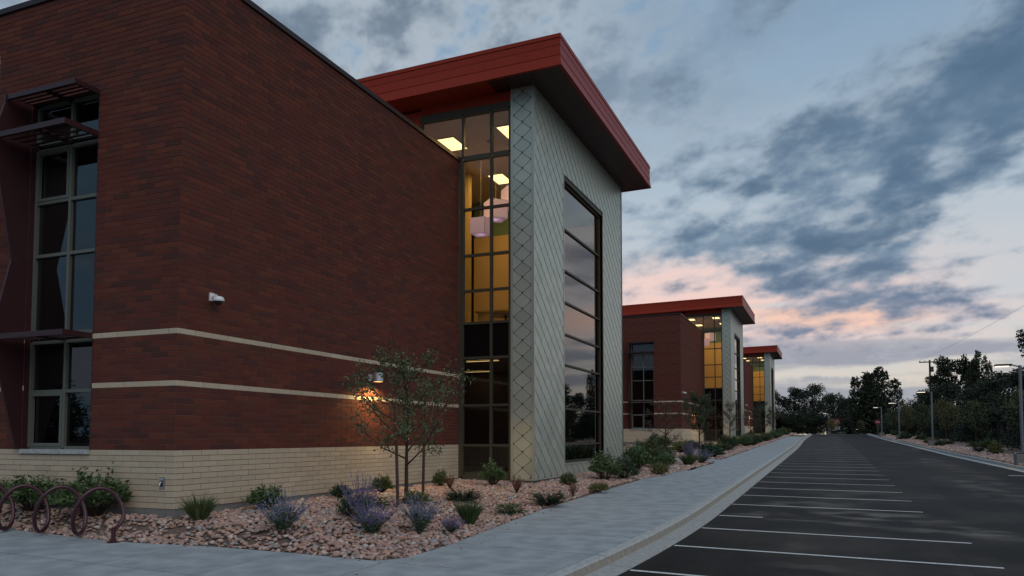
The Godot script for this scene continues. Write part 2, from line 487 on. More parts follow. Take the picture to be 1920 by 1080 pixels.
func asphalt_tex() -> ImageTexture:
	var f := FastNoiseLite.new()
	f.seed = 31; f.frequency = 0.006; f.fractal_octaves = 6
	var g := FastNoiseLite.new()
	g.seed = 32; g.frequency = 0.30; g.fractal_octaves = 2
	var h := FastNoiseLite.new()
	h.seed = 33; h.frequency = 0.03; h.fractal_octaves = 4
	var a := f.get_seamless_image(1024, 1024)
	var b := g.get_seamless_image(1024, 1024)
	a.convert(Image.FORMAT_L8); b.convert(Image.FORMAT_L8)
	var da := a.get_data()
	var db := b.get_data()
	var out := PackedByteArray()
	out.resize(1024 * 1024 * 3)
	for k in 1024 * 1024:
		var px := k % 1024
		var py := absi(k / 1024 - 512)
		# lanes worn along the street, and the joints between the paver's passes
		var lane := h.get_noise_2d(px, py * 0.02)
		var t := 0.012 + 0.015 * smoothstep(0.45, 0.85, da[k] / 255.0) + 0.006 * lane
		if px % 137 == 40 + int(1.5 * sin(py * 0.03)): t *= 0.55 + 0.016 * (db[k] / 255.0 - 0.5)
		var c := lin(t * 1.26, t, t * 0.78)
		out[k * 3] = int(c.r * 255.0); out[k * 3 + 1] = int(c.g * 255.0); out[k * 3 + 2] = int(c.b * 255.0)
	return ImageTexture.create_from_image(Image.create_from_data(1024, 1024, false, Image.FORMAT_RGB8, out))

# ---------------------------------------------------------------- ground, street, pavement
const BED_EDGE := [[-24.0, 9.05], [-13.2, 9.0], [-11.8, 8.93], [-10.3, 8.87], [-8.6, 9.18], [-7.2, 9.28], [-6.2, 9.28], [-5.8, 9.38], [-5.62, 9.7], [-5.58, 10.4], [-5.6, 11.4], [-5.78, 14.1], [-6.0, 18.2], [-6.08, 23.9], [-5.55, 29.0], [-5.05, 37.0], [-5.3, 38.6]]

func sheet(poly_rows: Array, mt: Material, called: String, parent: Node = null) -> MeshInstance3D:
	# a strip of ground: each row is [s, x0, x1, lift]
	var m := MB.new()
	for k in poly_rows.size() - 1:
		var a: Array = poly_rows[k]
		var b: Array = poly_rows[k + 1]
		m.quad(Vector3(a[1], base(a[0]) + a[3], -a[0]), Vector3(a[2], base(a[0]) + a[3], -a[0]), Vector3(b[2], base(b[0]) + b[3], -b[0]), Vector3(b[1], base(b[0]) + b[3], -b[0]))
	if parent: return put(called, m.mesh(), mt, parent)
	return structure(called, m.mesh(), mt)

func bed_polygon() -> PackedVector2Array:
	var p := PackedVector2Array()
	for q in BED_EDGE: p.append(Vector2(q[0], q[1]))
	return p

func build_ground() -> void:
	# bare earth out to the horizon, falling a little below everything that lies on it
	var m := MB.new()
	var rows := [-60.0, 0.0, 40.0, 80.0, 120.0, 140.0, 260.0, 1500.0]
	var cols := [-900.0, -120.0, -30.0, -2.0, 10.0, 40.0, 120.0, 900.0]
	for r in rows.size() - 1:
		for c in cols.size() - 1:
			var p := []
			for e in [[c, r], [c + 1, r], [c + 1, r + 1], [c, r + 1]]:
				p.append(Vector3(cols[e[0]], base(rows[e[1]]) - 0.10, -rows[e[1]]))
			m.quad(p[0], p[1], p[2], p[3])
	structure("ground", m.mesh(), M.dry_ground)
	var ss := []
	var s := -12.0
	while s < 139.0:
		ss.append(s)
		s += 1.5 if s < 30.0 else 5.0
	ss.append(139.0)
	# asphalt lot, flaring out at its far end into a cross street
	var rr := []
	for q in ss: rr.append([q, gutter(q), kerb_r(q), 0.0])
	rr.append([140.0, -3.0, 5.3, 0.0]); rr.append([141.0, -34.0, 30.0, 0.0]); rr.append([152.0, -34.0, 30.0, 0.0])
	sheet(rr, M.asphalt, "road")
	# kerb and gutter pan on the building side, cast in lengths with open joints
	var kerb := Node3D.new()
	kerb.name = "kerb"; add_child(kerb); tag(kerb, "", "", "", "structure")
	for q in 52:
		var a := -9.0 + q * 2.88 + 0.017
		var b := a + 2.846
		var pc := MB.new()
		var prof := [Vector2(0.0, 0.004), Vector2(-0.38, 0.018), Vector2(-0.395, 0.128), Vector2(-0.415, 0.152), Vector2(-0.555, 0.157), Vector2(-0.555, -0.1), Vector2(0.0, -0.1)]
		var steps := 3
		for e in prof.size() - 1:
			for t in steps:
				var s0 := lerpf(a, b, t / float(steps))
				var s1 := lerpf(a, b, (t + 1) / float(steps))
				var u: Vector2 = prof[e]
				var w: Vector2 = prof[e + 1]
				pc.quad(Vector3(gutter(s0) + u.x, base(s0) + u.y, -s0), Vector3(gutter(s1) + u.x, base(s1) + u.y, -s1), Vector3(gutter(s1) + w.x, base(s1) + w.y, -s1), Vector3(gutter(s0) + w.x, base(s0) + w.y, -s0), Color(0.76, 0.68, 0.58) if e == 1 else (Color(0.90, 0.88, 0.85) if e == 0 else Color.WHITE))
		for e in [a, b]:
			var pts := []
			for u in prof: pts.append(Vector3(gutter(e) + u.x, base(e) + u.y, -e))
			var idx := Geometry2D.triangulate_polygon(PackedVector2Array(prof))
			for t in range(0, idx.size(), 3):
				pc.tri(pts[idx[t]], pts[idx[t + 1]], pts[idx[t + 2]])
		put("kerb_length", pc.mesh(), M.kerb_concrete, kerb)
	# kerb on the far side
	var kr := Node3D.new()
	kr.name = "kerb_001"; add_child(kr); tag(kr, "", "", "", "structure")
	for q in 44:
		var a := 8.0 + q * 3.0 + 0.006
		var b := a + 2.988
		var pc := MB.new()
		var prof := [Vector2(0.0, 0.004), Vector2(0.30, 0.016), Vector2(0.315, 0.128), Vector2(0.335, 0.150), Vector2(0.47, 0.154), Vector2(0.47, -0.1)]
		for e in prof.size() - 1:
			var u: Vector2 = prof[e]
			var w: Vector2 = prof[e + 1]
			pc.quad(Vector3(kerb_r(a) + u.x - 0.004, base(a) + u.y, -a), Vector3(kerb_r(a) + w.x, base(a) + w.y, -a), Vector3(kerb_r(b) + w.x, base(b) + w.y, -b), Vector3(kerb_r(b) + u.x - 0.004, base(b) + u.y, -b))
		put("kerb_length", pc.mesh(), M.kerb_concrete, kr)
	# painted stall lines
	var stalls := [[9.0, 4.9], [10.95, 4.9], [13.4, 4.75], [15.8, 4.6], [18.05, 0.95]]
	var q2 := 20.6
	while q2 < 118.0:
		stalls.append([q2, 4.30 - 0.004 * (q2 - 20.0)])
		q2 += 2.66
	var lines := Node3D.new()
	lines.name = "road_marking"; add_child(lines); tag(lines, "", "", "", "structure")
	for l in stalls:
		var lm := MB.new()
		var s0: float = l[0]
		var x0 := gutter(s0) + 0.03
		var sk: float = 0.10 * l[1]
		for t in 8:
			var xa: float = x0 + l[1] * t / 8.0
			var xb: float = x0 + l[1] * (t + 1) / 8.0
			var sa: float = s0 - sk * t / 8.0
			var sb: float = s0 - sk * (t + 1) / 8.0
			lm.quad(Vector3(xa, base(sa - 0.05) + 0.005, -sa + 0.05), Vector3(xb, base(sb - 0.05) + 0.005, -sb + 0.05), Vector3(xb, base(sb + 0.05) + 0.005, -sb - 0.05), Vector3(xa, base(sa + 0.05) + 0.005, -sa - 0.05))
		put("stall_line", lm.mesh(), M.paint, lines)
	for e in [[6.22, 7.0, 34.55, 0.10], [5.6, 6.3, 65.5, 0.12], [-3.2, 5.2, 138.6, 0.25]]:
		var lm := MB.new()
		lm.quad(Vector3(e[0], base(e[2] - e[3]) + 0.005, -e[2] + e[3]), Vector3(e[1], base(e[2] - e[3]) + 0.005, -e[2] + e[3]), Vector3(e[1], base(e[2] + e[3]) + 0.005, -e[2] - e[3]), Vector3(e[0], base(e[2] + e[3]) + 0.005, -e[2] - e[3]))
		put("stop_line", lm.mesh(), M.paint, lines)
	# pale dust tracked over the asphalt
	dust()
	# pavement: slabs with open joints over a dark bed
	var walk := Node3D.new()
	walk.name = "pavement"; add_child(walk); tag(walk, "", "", "", "structure")
	var under := MB.new()
	for r in 60:
		var a := -8.0 + r * 2.5
		for c in 8:
			var xa := -24.0 + c * 2.55
			var p := []
			for e in [[xa, a], [minf(xa + 2.55, -3.3), a], [minf(xa + 2.55, -3.3), a + 2.5], [xa, a + 2.5]]:
				p.append(Vector3(e[0], gy(e[0], e[1]) - 0.30, -e[1]))
			under.quad(p[0], p[1], p[2], p[3])
	put("sub_base", under.mesh(), M.soil, walk)
	var bed := bed_polygon()
	bed.append(Vector2(-24.0, 38.6))
	var x1 := -3.3
	for r in range(-3, 60):
		var a := r * 1.83 + 0.15
		var b := a + 1.83
		if a > 9.2:
			slab(walk, [Vector2(-5.9 if a < 30.0 else -5.2, a), Vector2(0, a), Vector2(0, b), Vector2(-5.9 if a < 30.0 else -5.2, b)], bed)
		else:
			for c in 12:
				var xa := -5.72 - (c - 1) * 1.66
				slab(walk, [Vector2(xa - 1.66, a), Vector2(xa if c else 0.0, a), Vector2(xa if c else 0.0, b), Vector2(xa - 1.66, b)], bed)
	for e in [[-13.0, -5.2, 38.7, 40.9], [-13.0, -5.2, 86.0, 88.2]]:
		var xa: float = e[0]
		while xa < e[1]:
			slab(walk, [Vector2(xa, e[2]), Vector2(minf(xa + 1.8, e[1]), e[2]), Vector2(minf(xa + 1.8, e[1]), e[3]), Vector2(xa, e[3])], PackedVector2Array())
			xa += 1.8

func slab(walk: Node3D, pts: Array, bed: PackedVector2Array) -> void:
	var p := PackedVector2Array()
	var g := 0.011
	var lo := Vector2(INF, INF)
	var hi := -lo
	for q in pts:
		lo = lo.min(q); hi = hi.max(q)
	lo += Vector2(g, g); hi -= Vector2(g, g)
	# the kerb side follows the kerb's back edge
	var ka := kerb_face(lo.y) - 0.182
	var kb := kerb_face(hi.y) - 0.182
	p = PackedVector2Array([lo, Vector2(minf(hi.x, ka), lo.y), Vector2(minf(hi.x, kb), hi.y), Vector2(lo.x, hi.y)])
	var parts := [p]
	if bed.size(): parts = Geometry2D.clip_polygons(p, bed)
	for q in parts:
		if q.size() < 3 or Geometry2D.is_polygon_clockwise(q): continue
		var mb := MB.new()
		var idx := Geometry2D.triangulate_polygon(q)
		for t in range(0, idx.size(), 3):
			var v := []
			for e in 3: v.append(on(q[idx[t + e]].x, q[idx[t + e]].y))
			if (v[1] - v[0]).cross(v[2] - v[0]).y < 0.0: mb.tri(v[0], v[2], v[1])
			else: mb.tri(v[0], v[1], v[2])
		for t in q.size():
			var u := on(q[t].x, q[t].y)
			var w := on(q[(t + 1) % q.size()].x, q[(t + 1) % q.size()].y)
			var dn := Vector3.DOWN * 0.12
			mb.quad(u + dn, w + dn, w, u)
		put("slab", mb.mesh(), M.concrete, walk)

func dust() -> void:
	# broken films of pale dust with outlines of their own
	var f := FastNoiseLite.new()
	f.seed = 9; f.frequency = 0.35; f.fractal_octaves = 5
	var dm := mat("dust", lin(0.26, 0.235, 0.205), 0.95)
	dm.transparency = BaseMaterial3D.TRANSPARENCY_ALPHA
	var m := MB.new()
	for spot in [[0.7, 18.9, 2.4, 1.5, -0.08, 0.34], [2.3, 16.9, 2.6, 1.1, -0.30, 0.34], [0.9, 17.3, 3.4, 0.5, -0.16, 0.30], [-0.6, 21.2, 1.7, 1.7, 0.1, 0.22], [-1.9, 18.4, 0.8, 1.3, 0.3, 0.22], [-0.3, 14.4, 0.7, 1.7, 0.4, 0.16], [1.1, 24.0, 2.4, 3.0, 0.0, 0.14], [4.6, 29.0, 1.6, 9.0, 0.0, 0.20], [4.9, 44.0, 1.4, 9.0, 0.0, 0.20], [-0.2, 12.0, 1.2, 1.0, 0.0, 0.12]]:
		var nx := 44
		var ny := 44
		for a in nx:
			for b in ny:
				var q := []
				var cc := []
				for e in [[a, b], [a + 1, b], [a + 1, b + 1], [a, b + 1]]:
					var u: float = e[0] * 2.0 / nx - 1.0
					var w: float = e[1] * 2.0 / ny - 1.0
					var x: float = spot[0] + u * spot[2]
					var s: float = spot[1] + w * spot[3] + u * spot[2] * spot[4]
					x = clampf(x, gutter(s) + 0.02, kerb_r(s) - 0.02)
					var k := smoothstep(1.0, 0.25, sqrt(u * u + w * w)) * smoothstep(-0.25, 0.45, f.get_noise_2d(x * 2.0, s * 2.4))
					q.append(Vector3(x, base(s) + 0.0026, -s))
					cc.append(Color(1, 1, 1, minf(0.6, k * spot[5] * 1.6)))
				if cc[0].a + cc[1].a + cc[2].a + cc[3].a < 0.01: continue
				var k0 := m.v.size()
				m.quad(q[0], q[1], q[2], q[3])
				for e in 4: m.c[k0 + e] = cc[e]
	# pale arcs left by turning tyres
	for arc in [[-1.6, 9.0, 3.1, -0.2, 1.1, 0.16], [-1.6, 9.0, 4.6, 0.0, 1.0, 0.12], [3.5, 24.0, 6.0, 2.2, 3.6, 0.12]]:
		for q in 30:
			var pts := []
			for e in [[q, -0.5], [q, 0.5], [q + 1, 0.5], [q + 1, -0.5]]:
				var an: float = lerpf(arc[3], arc[4], e[0] / 30.0)
				var rr: float = arc[2] + e[1] * 0.20
				var s: float = arc[1] + sin(an) * rr
				pts.append(Vector3(arc[0] + cos(an) * rr, base(s) + 0.0034, -s))
			var k0 := m.v.size()
			m.quad(pts[0], pts[1], pts[2], pts[3])
			for e in 4: m.c[k0 + e] = Color(1, 1, 1, arc[5] * sin(PI * (q + (0.0 if e < 2 else 1.0)) / 30.0) * (0.7 + 0.3 * sin(q * 1.7)))
	structure("road_dust", m.mesh(), dm)

# ---------------------------------------------------------------- stones
func stone_mesh(seed_: int) -> ArrayMesh:
	var sp := SphereMesh.new()
	sp.radius = 0.5; sp.height = 1.0; sp.radial_segments = 9; sp.rings = 5
	var a := sp.get_mesh_arrays()
	var v: PackedVector3Array = a[Mesh.ARRAY_VERTEX]
	var f := FastNoiseLite.new()
	f.seed = seed_; f.frequency = 0.9; f.fractal_octaves = 2
	for k in v.size():
		var p := v[k]
		p *= 1.0 + 0.42 * f.get_noise_3dv(p * 2.0)
		var l := p.abs()
		p = Vector3(signf(p.x) * minf(l.x, 0.43), signf(p.y) * minf(l.y, 0.40), signf(p.z) * minf(l.z, 0.44))
		v[k] = Vector3(p.x * 1.15, p.y * 0.62, p.z * 0.9)
	var st := SurfaceTool.new()
	st.begin(Mesh.PRIMITIVE_TRIANGLES)
	st.set_smooth_group(0)
	var ix: PackedInt32Array = a[Mesh.ARRAY_INDEX]
	for k in ix: st.add_vertex(v[k])
	st.generate_normals()
	st.index()
	return st.commit()

func in_bed(x: float, s: float, bed: PackedVector2Array) -> bool:
	if s < 38.6:
		if x < WALL_X + 0.02 and s > WALL_S - 0.02: return false
		if s > GLASS_S - 0.05 and s < TOWER_END + 0.05 and x < TOWER_X + 0.02: return false
		return Geometry2D.is_point_in_polygon(Vector2(x, s), bed)
	if x > -5.25 or x < -16.0: return false
	for e in [[38.6, 41.0], [85.9, 88.3]]:
		if s > e[0] and s < e[1]: return false
	var q := fposmod(s - 48.7, 48.0) if s > 55.0 else s - 48.7
	if q > WALL_S and x < WALL_X: return false
	if q > GLASS_S and q < TOWER_END and x < TOWER_X: return false
	return s < 138.0

func build_stones() -> void:
	rng.seed = 4242
	var bed := bed_polygon()
	bed.append(Vector2(-24.0, 38.6))
	var node := Node3D.new()
	node.name = "rock_bed"; add_child(node); tag(node, "", "", "", "structure")
	# earth under the stones
	var soil := MB.new()
	var sr := [8.9]
	while sr[-1] < 138.0: sr.append(sr[-1] + (0.12 if sr[-1] < 10.4 else 1.9))
	for r in sr.size() - 1:
		var a: float = sr[r]
		var e: float = sr[r + 1]
		for c in 16:
			var xa := -24.0 + c * 1.15
			var xb := xa + 1.15
			soil.quad(on(xa, a, -0.02), on(xb, a, -0.02), on(xb, e, -0.02), on(xa, e, -0.02))
	put("soil", soil.mesh(), M.soil, node)
	var shapes := []
	for k in 5: shapes.append(stone_mesh(40 + k))
	var all := []
	for pass_ in [[-16.0, -5.4, 8.8, 21.2, 25000, 0.050, 0.110], [-10.4, -5.4, 21.0, 38.6, 24000, 0.055, 0.115], [-15.0, -5.2, 31.3, 60.0, 18000, 0.08, 0.15], [-12.0, -5.2, 58.0, 138.0, 19000, 0.11, 0.20]]:
		for k in pass_[4]:
			var x := rng.randf_range(pass_[0], pass_[1])
			var s := rng.randf_range(pass_[2], pass_[3])
			if not in_bed(x, s, bed): continue
			all.append([x, s, rng.randf_range(pass_[5], pass_[6]) * (0.8 if rng.randf() < 0.4 else 1.0) * (1.25 if rng.randf() < 0.05 else 1.0)])
	for k in 14000:
		var s := rng.randf_range(24.0, 112.0)
		var x := kerb_r(s) + 0.5 + rng.randf() * rng.randf() * 5.0
		all.append([x, s, rng.randf_range(0.10, 0.22)])
	# a few strays kicked out onto the pavement and into the gutter
	for k in 90:
		var e: Array = BED_EDGE[rng.randi_range(1, 14)]
		var out_s: float = e[1] - absf(rng.randfn(0.0, 0.16)) - 0.03
		all.append([e[0] + rng.randf_range(-0.7, 0.7) if e[1] < 9.6 else e[0] + absf(rng.randfn(0.0, 0.18)) + 0.04, out_s if e[1] < 9.6 else e[1] + rng.randf_range(-2.0, 2.0), rng.randf_range(0.015, 0.05)])
	# the nearest stones are things one can pick out; the rest are gravel
	var near := []
	for k in all.size():
		var q: Array = all[k]
		near.append([q[2] / Vector2(q[0], q[1]).length(), k])
	near.sort_custom(func(a, b): return a[0] > b[0])
	var single := {}
	for k in 300: single[near[k][1]] = true
	var xf := [[], [], [], [], []]
	var cs := [[], [], [], [], []]
	for k in all.size():
		var q: Array = all[k]
		var d: float = q[2]
		var b := Basis.from_euler(Vector3(rng.randf_range(-0.5, 0.5), rng.randf() * TAU, rng.randf_range(-0.5, 0.5))).scaled(Vector3.ONE * d)
		b = b * Basis.from_scale(Vector3(1.0, rng.randf_range(0.7, 1.2), rng.randf_range(0.75, 1.1)))
		var t := Transform3D(b, on(q[0], q[1], d * rng.randf_range(-0.02, 0.30)))
		var w := k % 5
		var tone: int = [0, 0, 1, 1, 2, 2, 3, 4, 4, 5, 6, 7, 7][rng.randi() % 13]
		if single.has(k):
			var o := put("stone", shapes[w], M["rock_%d" % tone], node)
			o.transform = t
		else:
			var g := rng.randf_range(0.82, 1.12)
			xf[w].append(t); cs[w].append(Color(ROCK[tone].r * g, ROCK[tone].g * g, ROCK[tone].b * g))
	for w in 5: many("gravel", shapes[w], M.rock, xf[w], cs[w], node)

# ---------------------------------------------------------------- the building
# Shapes are given in the axes of the first wing; each wing is that, moved along and up the street.
# org: the thing's base corner, so that parts are children at -org of a node placed at org + shift.
func part(called: String, mb: MB, mt: Material, parent: Node, org: Vector3) -> MeshInstance3D:
	return put(called, mb.mesh(), mt, parent, -org)

func brick_mesh(l: float) -> ArrayMesh:
	# length along x, height along y, face towards +z at z = 0, back 3 cm behind
	if not shared.has("b%.3f" % l):
		var mb := MB.new()
		var h := COURSE - 0.009
		var e := 0.003
		var lo := Vector3(-l / 2, -h / 2, -0.03)
		var hi := Vector3(l / 2, h / 2, 0.0)
		mb.quad(Vector3(lo.x + e, lo.y + e, 0), Vector3(hi.x - e, lo.y + e, 0), Vector3(hi.x - e, hi.y - e, 0), Vector3(lo.x + e, hi.y - e, 0))
		mb.quad(Vector3(lo.x, hi.y, -e), Vector3(lo.x + e, hi.y - e, 0), Vector3(hi.x - e, hi.y - e, 0), Vector3(hi.x, hi.y, -e))
		mb.quad(Vector3(lo.x, lo.y, -e), Vector3(hi.x, lo.y, -e), Vector3(hi.x - e, lo.y + e, 0), Vector3(lo.x + e, lo.y + e, 0))
		mb.quad(Vector3(hi.x - e, lo.y + e, 0), Vector3(hi.x, lo.y, -e), Vector3(hi.x, hi.y, -e), Vector3(hi.x - e, hi.y - e, 0))
		mb.quad(Vector3(lo.x, lo.y, -e), Vector3(lo.x + e, lo.y + e, 0), Vector3(lo.x + e, hi.y - e, 0), Vector3(lo.x, hi.y, -e))
		mb.quad(Vector3(lo.x, hi.y, lo.z), Vector3(lo.x, hi.y, -e), Vector3(hi.x, hi.y, -e), Vector3(hi.x, hi.y, lo.z))
		mb.quad(Vector3(lo.x, lo.y, lo.z), Vector3(hi.x, lo.y, lo.z), Vector3(hi.x, lo.y, -e), Vector3(lo.x, lo.y, -e))
		mb.quad(Vector3(hi.x, lo.y, -e), Vector3(hi.x, lo.y, lo.z), Vector3(hi.x, hi.y, lo.z), Vector3(hi.x, hi.y, -e))
		mb.quad(Vector3(lo.x, lo.y, lo.z), Vector3(lo.x, lo.y, -e), Vector3(lo.x, hi.y, -e), Vector3(lo.x, hi.y, lo.z))
		shared["b%.3f" % l] = mb.mesh()
	return shared["b%.3f" % l]

# one wall of running bond. place(u, y) gives the wall point u metres along from the corner.
func lay_bricks(wall: Node, org: Vector3, along: Vector3, out: Vector3, corner: Vector3, length: float, holes: Array, cream_strip: Vector2, shift: int, eye: Vector3, n_red: int, n_cream: int) -> void:
	var list := []
	for row in 96:
		var y := FOOT + (row + 0.5) * COURSE
		var free := [[0.0, length]]
		for h in holes:
			if y > h[2] and y < h[3]:
				var nf := []
				for f in free:
					if h[0] > f[0] + 0.02: nf.append([f[0], minf(f[1], h[0])])
					if h[1] < f[1] - 0.02: nf.append([maxf(f[0], h[1]), f[1]])
				free = nf
		if cream_strip.x > 0.0 and row < 88:
			var cut := []
			for f in free:
				var at: float = f[0]
				for e in [cream_strip.x, cream_strip.y]:
					if e > at and e < f[1]:
						cut.append([at, e]); at = e
				cut.append([at, f[1]])
			free = cut
		for f in free:
			var u0 := (BRICK * 0.5 if (row + shift) % 2 else BRICK) - BRICK
			while u0 < f[1]:
				var a := maxf(u0, f[0])
				var b := minf(u0 + BRICK, f[1])
				u0 += BRICK
				if b - a < 0.05: continue
				var mid := (a + b) * 0.5
				var cream := row < 10 or row == 21 or row == 30 or (mid > cream_strip.x and mid < cream_strip.y and row < 88)
				var tone: int = rng.randi() % (CREAM.size() if cream else RED.size())
				if cream and (row == 21 or row == 30): tone = 0 if rng.randf() < 0.5 else 1
				list.append([corner + along * mid + Vector3.UP * (y - corner.y) + out * (0.003 if row == 21 or row == 30 else rng.randf_range(-0.001, 0.001)), b - a, cream, tone, row])
	var bs := Basis(along, Vector3.UP, along.cross(Vector3.UP))
	if bs.z.dot(out) < 0.0: bs = Basis(-along, Vector3.UP, out)
	var order := []
	for k in list.size(): order.append([list[k][0].distance_to(eye), k])
	order.sort_custom(func(p, q): return p[0] < q[0])
	var single := {}
	var nr := 0
	var nc := 0
	for o in order:
		var c: bool = list[o[1]][2]
		if c and nc < n_cream: single[o[1]] = true; nc += 1
		elif not c and nr < n_red: single[o[1]] = true; nr += 1
	var xf := []
	var cs := []
	for k in list.size():
		var q: Array = list[k]
		var l: float = q[1] - 0.010
		if single.has(k):
			var o := put("brick", brick_mesh(snappedf(l, 0.001)), M[("cream_brick_%d" if q[2] else "red_brick_%d") % q[3]], wall)
			o.transform = Transform3D(bs, q[0] - corner)
		else:
			var g := rng.randf_range(0.94, 1.06)
			var t: Color = CREAM[q[3]] if q[2] else RED[q[3]]
			xf.append(Transform3D(bs.scaled_local(Vector3(l / (BRICK - 0.010), 1, 1)), q[0] - corner))
			cs.append(Color(t.r * g, t.g * g, t.b * g))
	many("brickwork", brick_mesh(BRICK - 0.010), M.brick, xf, cs, wall)

# fish-scale metal shingles clipped to a rectangle with an opening. u runs along, y up; each is proud at its lower tip
func lay_scales(parent: Node, org: Vector3, o: Vector3, along: Vector3, out: Vector3, wd: float, u_lo: float, u_hi: float, y_lo: float, y_hi: float, hole: Array, eye: Vector3, n_single: int, u_first: float) -> void:
	var ht := 0.468
	var a0 := wd / 2.0
	var b0 := ht / 2.0
	var k0 := 0.958
	var yt := -0.192
	var xt := a0 * (k0 + yt / b0)
	var xs := a0 * k0 - 0.012
	var shape := PackedVector2Array([Vector2(xt, yt), Vector2(xs, -0.012), Vector2(xs, 0.016), Vector2(0.0, b0 * 0.945), Vector2(-xs, 0.016), Vector2(-xs, -0.012), Vector2(-xt, yt)])
	var area := PackedVector2Array([Vector2(u_lo, y_lo), Vector2(u_hi, y_lo), Vector2(u_hi, y_hi), Vector2(u_lo, y_hi)])
	var list := []
	var rows := int((y_hi - y_lo) / (ht / 2)) + 3
	for r in range(-1, rows):
		var y := y_lo + r * ht / 2 + 0.06
		var u := u_first + (wd / 2 if posmod(r, 2) else 0.0) - wd
		while u < u_hi + wd:
			var p := PackedVector2Array()
			for q in shape: p.append(q + Vector2(u, y))
			u += wd
			for c in Geometry2D.intersect_polygons(p, area):
				var bits := [c]
				if hole: bits = Geometry2D.clip_polygons(c, PackedVector2Array([Vector2(hole[0], hole[2]), Vector2(hole[1], hole[2]), Vector2(hole[1], hole[3]), Vector2(hole[0], hole[3])]))
				for b in bits:
					if b.size() > 2 and not Geometry2D.is_polygon_clockwise(b) and absf(poly_area(b)) > 0.004: list.append([b, y, (o + along * (u - wd) + Vector3.UP * y).distance_to(eye)])
	list.sort_custom(func(p, q): return p[2] < q[2])
	var rest := MB.new()
	for k in list.size():
		var mb := MB.new() if k < n_single else rest
		var b: PackedVector2Array = list[k][0]
		var y: float = list[k][1]
		# shingles lie tilted: tucked in at the top, standing off at the tip
		var front := []
		var back := []
		var cm := Vector2.ZERO
		for q in b: cm += q / b.size()
		for q in b:
			var lift := 0.006 + 0.016 * clampf(0.5 - (q.y - y) / ht, 0.0, 1.0)
			front.append(o + along * q.x + Vector3.UP * q.y + out * lift)
			back.append(o + along * q.x + Vector3.UP * q.y - out * 0.002)
		var idx := Geometry2D.triangulate_polygon(b)
		var flip := along.cross(Vector3.UP).dot(out) < 0.0
		for t in range(0, idx.size(), 3):
			var v := [front[idx[t]], front[idx[t + 1]], front[idx[t + 2]]]
			if (v[1] - v[0]).cross(v[2] - v[0]).dot(out) < 0.0: mb.tri(v[0], v[2], v[1])
			else: mb.tri(v[0], v[1], v[2])
		for t in b.size():
			var w := (t + 1) % b.size()
			if flip: mb.quad(back[w], back[t], front[t], front[w])
			else: mb.quad(back[t], back[w], front[w], front[t])
		if k < n_single: put("shingle", mb.mesh(), M["scale_metal_%d" % (rng.randi() % 4)], parent)
	if rest.v.size():
		var so := put("shingles", rest.mesh(), M.scale_metal, parent)
		so.set_meta("kind", "stuff")

func poly_area(p: PackedVector2Array) -> float:
	var a := 0.0
	for k in p.size(): a += p[k].cross(p[(k + 1) % p.size()])
	return a * 0.5

# a grid of frames with a pane in every opening. us, ys: lines of the grid; in the plane o + along * u + up * y
func glazing(called: String, parent: Node, org: Vector3, o: Vector3, along: Vector3, out: Vector3, us: Array, ys: Array, bar: float, frame_mt: Material, glass_mt: Material, spandrel := -1, skip := []) -> Node3D:
	var mb := MB.new()
	var dp := 0.11
	for u in us:
		var a: Vector3 = o + along * (u - bar / 2) + Vector3.UP * ys[0] - out * dp
		var b: Vector3 = o + along * (u + bar / 2) + Vector3.UP * ys[-1]
		mb.box(a.min(b), a.max(b))
	for y in ys:
		for k in us.size() - 1:
			var a: Vector3 = o + along * (us[k] + bar / 2) + Vector3.UP * (y - bar / 2) - out * dp
			var b: Vector3 = o + along * (us[k + 1] - bar / 2) + Vector3.UP * (y + bar / 2) - out * 0.004
			mb.box(a.min(b), a.max(b))
	var root := part(called, mb, frame_mt, parent, org)
	for r in ys.size() - 1:
		for k in us.size() - 1:
			if [k, r] in skip: continue
			var pm := MB.new()
			var a: Vector3 = o + along * (us[k] + bar / 2 - 0.01) + Vector3.UP * (ys[r] + bar / 2 - 0.01) - out * 0.062
			var b: Vector3 = o + along * (us[k + 1] - bar / 2 + 0.01) + Vector3.UP * (ys[r + 1] - bar / 2 + 0.01) - out * 0.062
			var p := [Vector3(a.x, a.y, a.z), Vector3(b.x, a.y, b.z), Vector3(b.x, b.y, b.z), Vector3(a.x, b.y, a.z)]
			if (p[1] - p[0]).cross(p[2] - p[0]).dot(out) < 0.0: p.reverse()
			pm.quad(p[0], p[1], p[2], p[3])
			put("pane", pm.mesh(), M.spandrel if r == spandrel else glass_mt, root)
	return root

